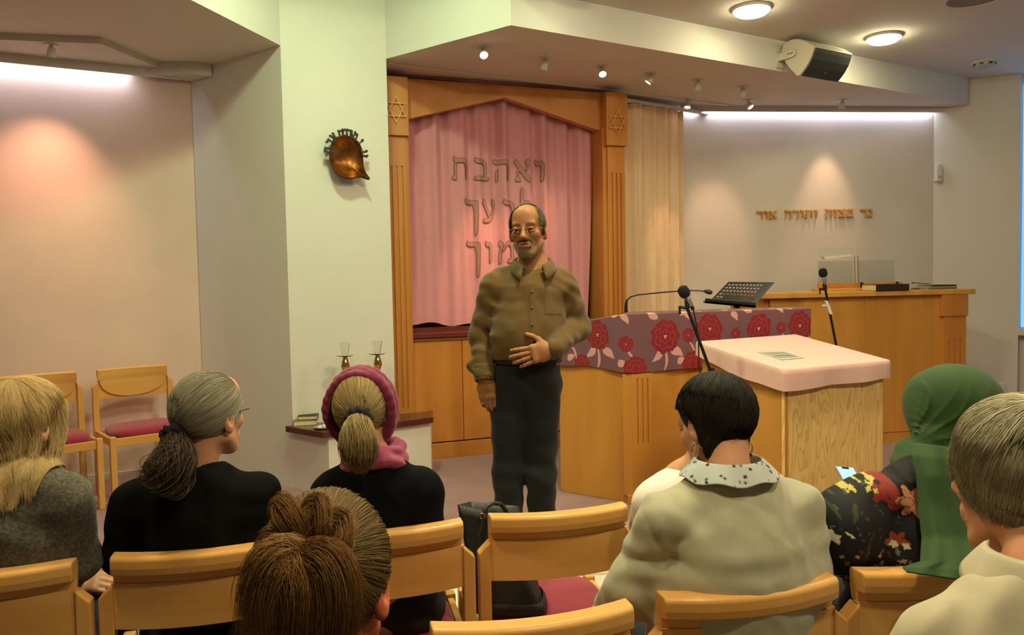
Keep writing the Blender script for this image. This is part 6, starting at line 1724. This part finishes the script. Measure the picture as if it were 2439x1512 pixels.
# its long tail down the back
cols6 = [((2166, 1054), (2266, 1066)), ((2172, 1085), (2270, 1095)), ((2182, 1130), (2282, 1135)), ((2187, 1200), (2300, 1200)), ((2196, 1280), (2322, 1280)), ((2192, 1338), (2338, 1340)), ((2150, 1352), (2345, 1360)), ((2160, 1362), (2330, 1388))]
def sheet(rows, ydep, nu_, nv_, amp, parent, m_, name, thick=.004):
    V = []
    L = np.array([[*a_, *b_] for a_, b_ in rows], float); ts = np.linspace(0, len(rows) - 1, nv_)
    for t in ts:
        ua, va, ub, vb = [np.interp(t, np.arange(len(rows)), L[:, i]) for i in range(4)]; yd_ = np.interp(t, np.arange(len(rows)), ydep)
        for k in range(nu_):
            w = k / (nu_ - 1); n_ = amp * (.35 + .65 * t / len(rows)) * (math.sin(w * 9.5 + .5 * t) + .5 * math.sin(w * 17 + 1))
            V.append(ony(ua + (ub - ua) * w, va + (vb - va) * w, yd_ - .03 * math.sin(w * math.pi) + n_))
    o = raw(name, np.array(V), grid_faces(nv_, nu_), m_, parent, True)
    sm = o.modifiers.new('thick', 'SOLIDIFY'); sm.thickness = thick; sm.offset = 0
    return o
sheet(cols6, [1.945, 1.90, 1.87, 1.845, 1.80, 1.735, 1.715, 1.70], 40, 50, .008, p6['t'], GREEN, 'scarf_tail')
ph_ = thing('phone', 'lit smartphone held by the person in the green headscarf', 'phone', W(2005, 1135, 2.30))
pa, pb, pcn, pd = W(1987, 1111, 2.31), W(2014, 1113, 2.325), W(2062, 1190, 2.24), W(2034, 1190, 2.225)
_ax = nrm(pb - pa); _up = nrm(pa - pd); _up = nrm(_up - _ax * (_up @ _ax)); _nn = nrm(np.cross(_ax, _up)); _nn = _nn if _nn[1] < 0 else -_nn
_w, _h = .070, .145
MB().box((0, -_h, -.004), (_w, 0, .004), pa, _ax, _up, _nn).build('case', mat('silver_case', (.6, .6, .58), .25, .8), ph_, bevel=.003)
MB().box((.003, -_h + .003, .0041), (_w - .003, -.003, .0050), pa, _ax, _up, _nn).build('screen', mat('phone_screen', (.3, .5, .8), .2, emit=(.30, .56, .95), estr=.9), ph_)
MB().box((.022, -.010, .0052), (.048, -.003, .0055), pa, _ax, _up, _nn).build('notch', BLACK, ph_)

# 7. grey-haired person on the right, nearest
p7 = sitter('grey short-haired person in a beige linen shirt, nearest at the right', SI, W(2500, 1440, 1.06), .175, W(2450, 1148, 1.15), math.radians(10), math.radians(24), -.05, .04, .98, LINEN, NAVY,
            {-1: (W(2120, 1720, 1.10), W(2200, 1800, 1.3)), 1: (W(2760, 1760, 1.05), W(2600, 1850, 1.3))}, seed=15, topname='linen_shirt', foldamp=.005, hb=.0035, ht=.005, ears=False, neck_cut=.060, skinc=(206, 140, 104), slope=.05)
rg = np.random.default_rng(71)
SILV = [(168, 154, 122), (140, 128, 98), (192, 180, 148), (126, 112, 86), (208, 198, 168)]
cr7 = nrm(A3(-.1, -.30, .95)); D = sph(8000, rg, lambda d: d[:, 1] < .95)
az = D - (D @ cr7)[:, None] * cr7; az /= np.linalg.norm(az, axis=1, keepdims=True)
back = az @ A3(0, -1, 0); te = np.interp(back, [-1, -.6, -.2, .4, 1], [1.5, 1.72, 1.95, 2.0, 2.02])
Pst = falling(p7, D, rg, cr7, te, .035, 16, .08, .003)
cap = skull_cap(p7['hc'], p7['HR'], .98, cutp=[((0, .05, .02), (0, 1, -.45)), ((0, 0, -.05), (0, .5, -1))], k=1.0)
hairmesh('hair', p7['t'], cap, Pst, np.full(len(Pst), .00055), SILV, 72)
shirt_collar(p7, .068, .100, .034, LINEN, None, 'collar', lift=.004, nv_=12, nu_=61)

# 8. brown-haired person with a messy bun, nearest in the middle
p8 = sitter('brown-haired person with a messy bun, nearest in the middle', SH, W(735, 1640, 1.0), .17, W(782, 1396, 1.04), math.radians(0), math.radians(-8), -.12, .03, .98, KNIT_N, NAVY,
            {1: (W(1020, 1950, 1.0), W(900, 2000, 1.2)), -1: (W(450, 1950, 1.0), W(560, 2000, 1.2))}, seed=17, topname='dark_top', foldamp=.004, hb=.0035, skinc=(220, 120, 84))
rg = np.random.default_rng(81)
BRUN = [(118, 88, 48), (86, 62, 34), (152, 118, 68), (176, 146, 92), (62, 46, 28), (128, 110, 76)]
Td8 = nrm(A3(.34, -.90, .30))
D = sph(7500, rg, lambda d: (d[:, 1] < .80) & (d[:, 2] > -.75) & (d @ Td8 < .97) & ~((np.abs(d[:, 0]) > .72) & (d[:, 2] < -.12) & (d[:, 1] > -.45)))
Pst = world(p8, flow_to(D, Td8, 16, rg, .05, .10))
cap = skull_cap(p8['hc'], p8['HR'], .98, cutp=[((0, .07, 0), (0, 1, -.3)), ((0, 0, -.06), (0, .4, -1))], k=.975)
hairmesh('hair', p8['t'], cap, Pst, np.full(len(Pst), .00045), BRUN, 82)
# the bun: thick locks thrown out of the tie, folded over and hanging down the back of the head
tie = world(p8, (HC_ + Td8 * HR_ * 1.05)[None])[0]
locks = []
def lock(path, rad, n, wob=.35, fray=.3): locks.append(tail(path, rad, n, rg, 18, wob, fray))
T8 = lambda u, v, y: W(u, v, y)
for k, (u0, v0, u1, v1, u2, v2, u3, v3) in enumerate([
    (700, 1300, 640, 1310, 600, 1400, 590, 1540), (705, 1305, 660, 1340, 640, 1430, 660, 1560), (715, 1310, 700, 1360, 700, 1440, 710, 1570), (725, 1312, 760, 1350, 780, 1430, 770, 1570),
    (730, 1310, 800, 1330, 835, 1400, 838, 1550), (712, 1312, 730, 1370, 745, 1450, 735, 1570), (705, 1300, 670, 1310, 625, 1370, 615, 1500), (735, 1305, 820, 1320, 850, 1420, 820, 1560)]):
    u1, u2, u3 = [712 + (q - 718) * .80 for q in (u1, u2, u3)]
    lock([tie, T8(u0, v0 + 8, .895), T8(u1, v1 + 10, .872 - .006 * (k % 3)), T8(u2, v2, .868 - .008 * (k % 2)), T8(u3, v3, .895)], [.008, .017, .024, .025, .020], 800, .30, .35)
for (a1, a2, a3, a4) in [((690, 1270), (660, 1215), (672, 1185), (705, 1240)), ((720, 1265), (735, 1200), (770, 1190), (765, 1260)), ((735, 1280), (800, 1250), (828, 1285), (800, 1318)), ((700, 1280), (650, 1270), (620, 1300), (650, 1330)), ((725, 1270), (790, 1225), (830, 1245), (815, 1290))]:
    lock([tie, T8(*a1, .91), T8(*a2, .94), T8(*a3, .945), T8(*a4, .905), tie + A3(.01, -.01, -.01)], [.005, .010, .012, .012, .010, .005], 300, .5, .35)
for k in range(14):       # flyaways
    a = rg.uniform(0, 6.28); o = A3(math.cos(a), 0, math.sin(a)); locks.append(tail([tie, tie + o * .05 + A3(0, -.03, .01), tie + o * rg.uniform(.07, .10) + A3(0, -.03, -.03)], [.004, .008, .012], 4, rg, 18, .8, .8))
Pt = np.concatenate(locks)
hairmesh('bun', p8['t'], None, Pt, np.full(len(Pt), .00045), [(150, 100, 48), (120, 78, 36), (176, 128, 66), (96, 62, 30), (200, 158, 92), (60, 40, 22)], 83, groups=np.concatenate([np.full(len(l), i) for i, l in enumerate(locks)]))
Pn = tail([p8['T'](-.06, -.06, -.06), p8['T'](-.075, -.075, -.10), p8['T'](-.08, -.08, -.15)], [.02, .022, .02], 260, rg, 14, .5, .9)
hairmesh('loose_lock', p8['t'], None, Pn, np.full(len(Pn), .0007), BRUN, 84)
MB().tube(ringpath(tie + A3(0, -.012, .0), A3(-.1, -1, .5), .014), .007, 10, False).build('hair_tie', VELVET, p8['t'], smooth=True)

# ------------------------------------------------------------------ black handbag on the empty chair
LEATH = mat('black_grained_leather', (.022, .022, .021), .42, bump=.5, bscale=260)
SEATZ = LOW + .477
bg = thing('handbag', 'tall black leather tote bag standing on the empty chair', 'bag', (SD[0], SD[1], SEATZ))
t0_, t1_, t2_, t3_ = W(1089, 1202, 2.47), W(1180, 1222, 2.43), W(1235, 1205, 2.60), W(1120, 1194, 2.62)
b0_, b1_, b2_, b3_ = [A3(*W(u, 1440, y)[:2], SEATZ + .012) for u, y in ((1135, 2.38), (1288, 2.36), (1288, 2.50), (1150, 2.52))]
n_ = 10; V = []
def bagring(t, ins=0.):
    c4 = [b * (1 - t) + a * t for a, b in zip((t0_, t1_, t2_, t3_), (b0_, b1_, b2_, b3_))]; cc = sum(c4) / 4
    c4 = [cc + (q - cc) * (1 - ins) for q in c4]; out = []
    for i in range(4):
        a, b = c4[i], c4[(i + 1) % 4]
        for k in range(n_): out.append(a + (b - a) * k / n_ + nrm(np.append((sum(c4) / 4 - (a + b) / 2)[:2], 0)) * -.012 * math.sin(math.pi * k / n_) * (1 - t))
    return out
rings = [bagring(t) for t in (0, .04, .08, .3, .5, .7, .9, 1.0)] + [bagring(1.0, .06), bagring(.9, .08), bagring(.2, .10)]
nr_ = 4 * n_; V = [q for r in rings for q in r]; Fb = [(i * nr_ + k, i * nr_ + (k + 1) % nr_, (i + 1) * nr_ + (k + 1) % nr_, (i + 1) * nr_ + k) for i in range(len(rings) - 1) for k in range(nr_)]
Fb += [list(range(nr_))[::-1], list(range((len(rings) - 1) * nr_, len(rings) * nr_))]
raw('bag_body', np.array(V), Fb, LEATH, bg, True)
rb_ = [bagring(0, -.05), bagring(.0, -.10), bagring(.03, -.10), bagring(.06, -.03)]; zof = [-.010, -.008, .004, .006]
V = [q + A3(0, 0, z) for r, z in zip(rb_, zof) for q in r]; Fb = [(i * nr_ + k, i * nr_ + (k + 1) % nr_, (i + 1) * nr_ + (k + 1) % nr_, (i + 1) * nr_ + k) for i in range(3) for k in range(nr_)] + [list(range(nr_))[::-1]]
raw('base_welt', np.array(V), Fb, LEATH, bg, True)
st_ = [W(1149, 1234, 2.43), W(1152, 1222, 2.43), W(1160, 1206, 2.44), W(1174, 1198, 2.46), W(1192, 1200, 2.48), W(1205, 1214, 2.50), W(1210, 1228, 2.52)]
MB().tube(st_, .007, 8).build('handle', LEATH, bg, smooth=True)
MB().tube([W(1148, 1238, 2.425), W(1146, 1256, 2.42), W(1138, 1278, 2.41)], [.007, .007, .005], 6).build('strap_end', LEATH, bg, smooth=True)
MB().tube(ringpath(W(1149, 1229, 2.425), A3(0, -1, 0), .008), .0025, 8, False).build('buckle', GOLD, bg, smooth=True)
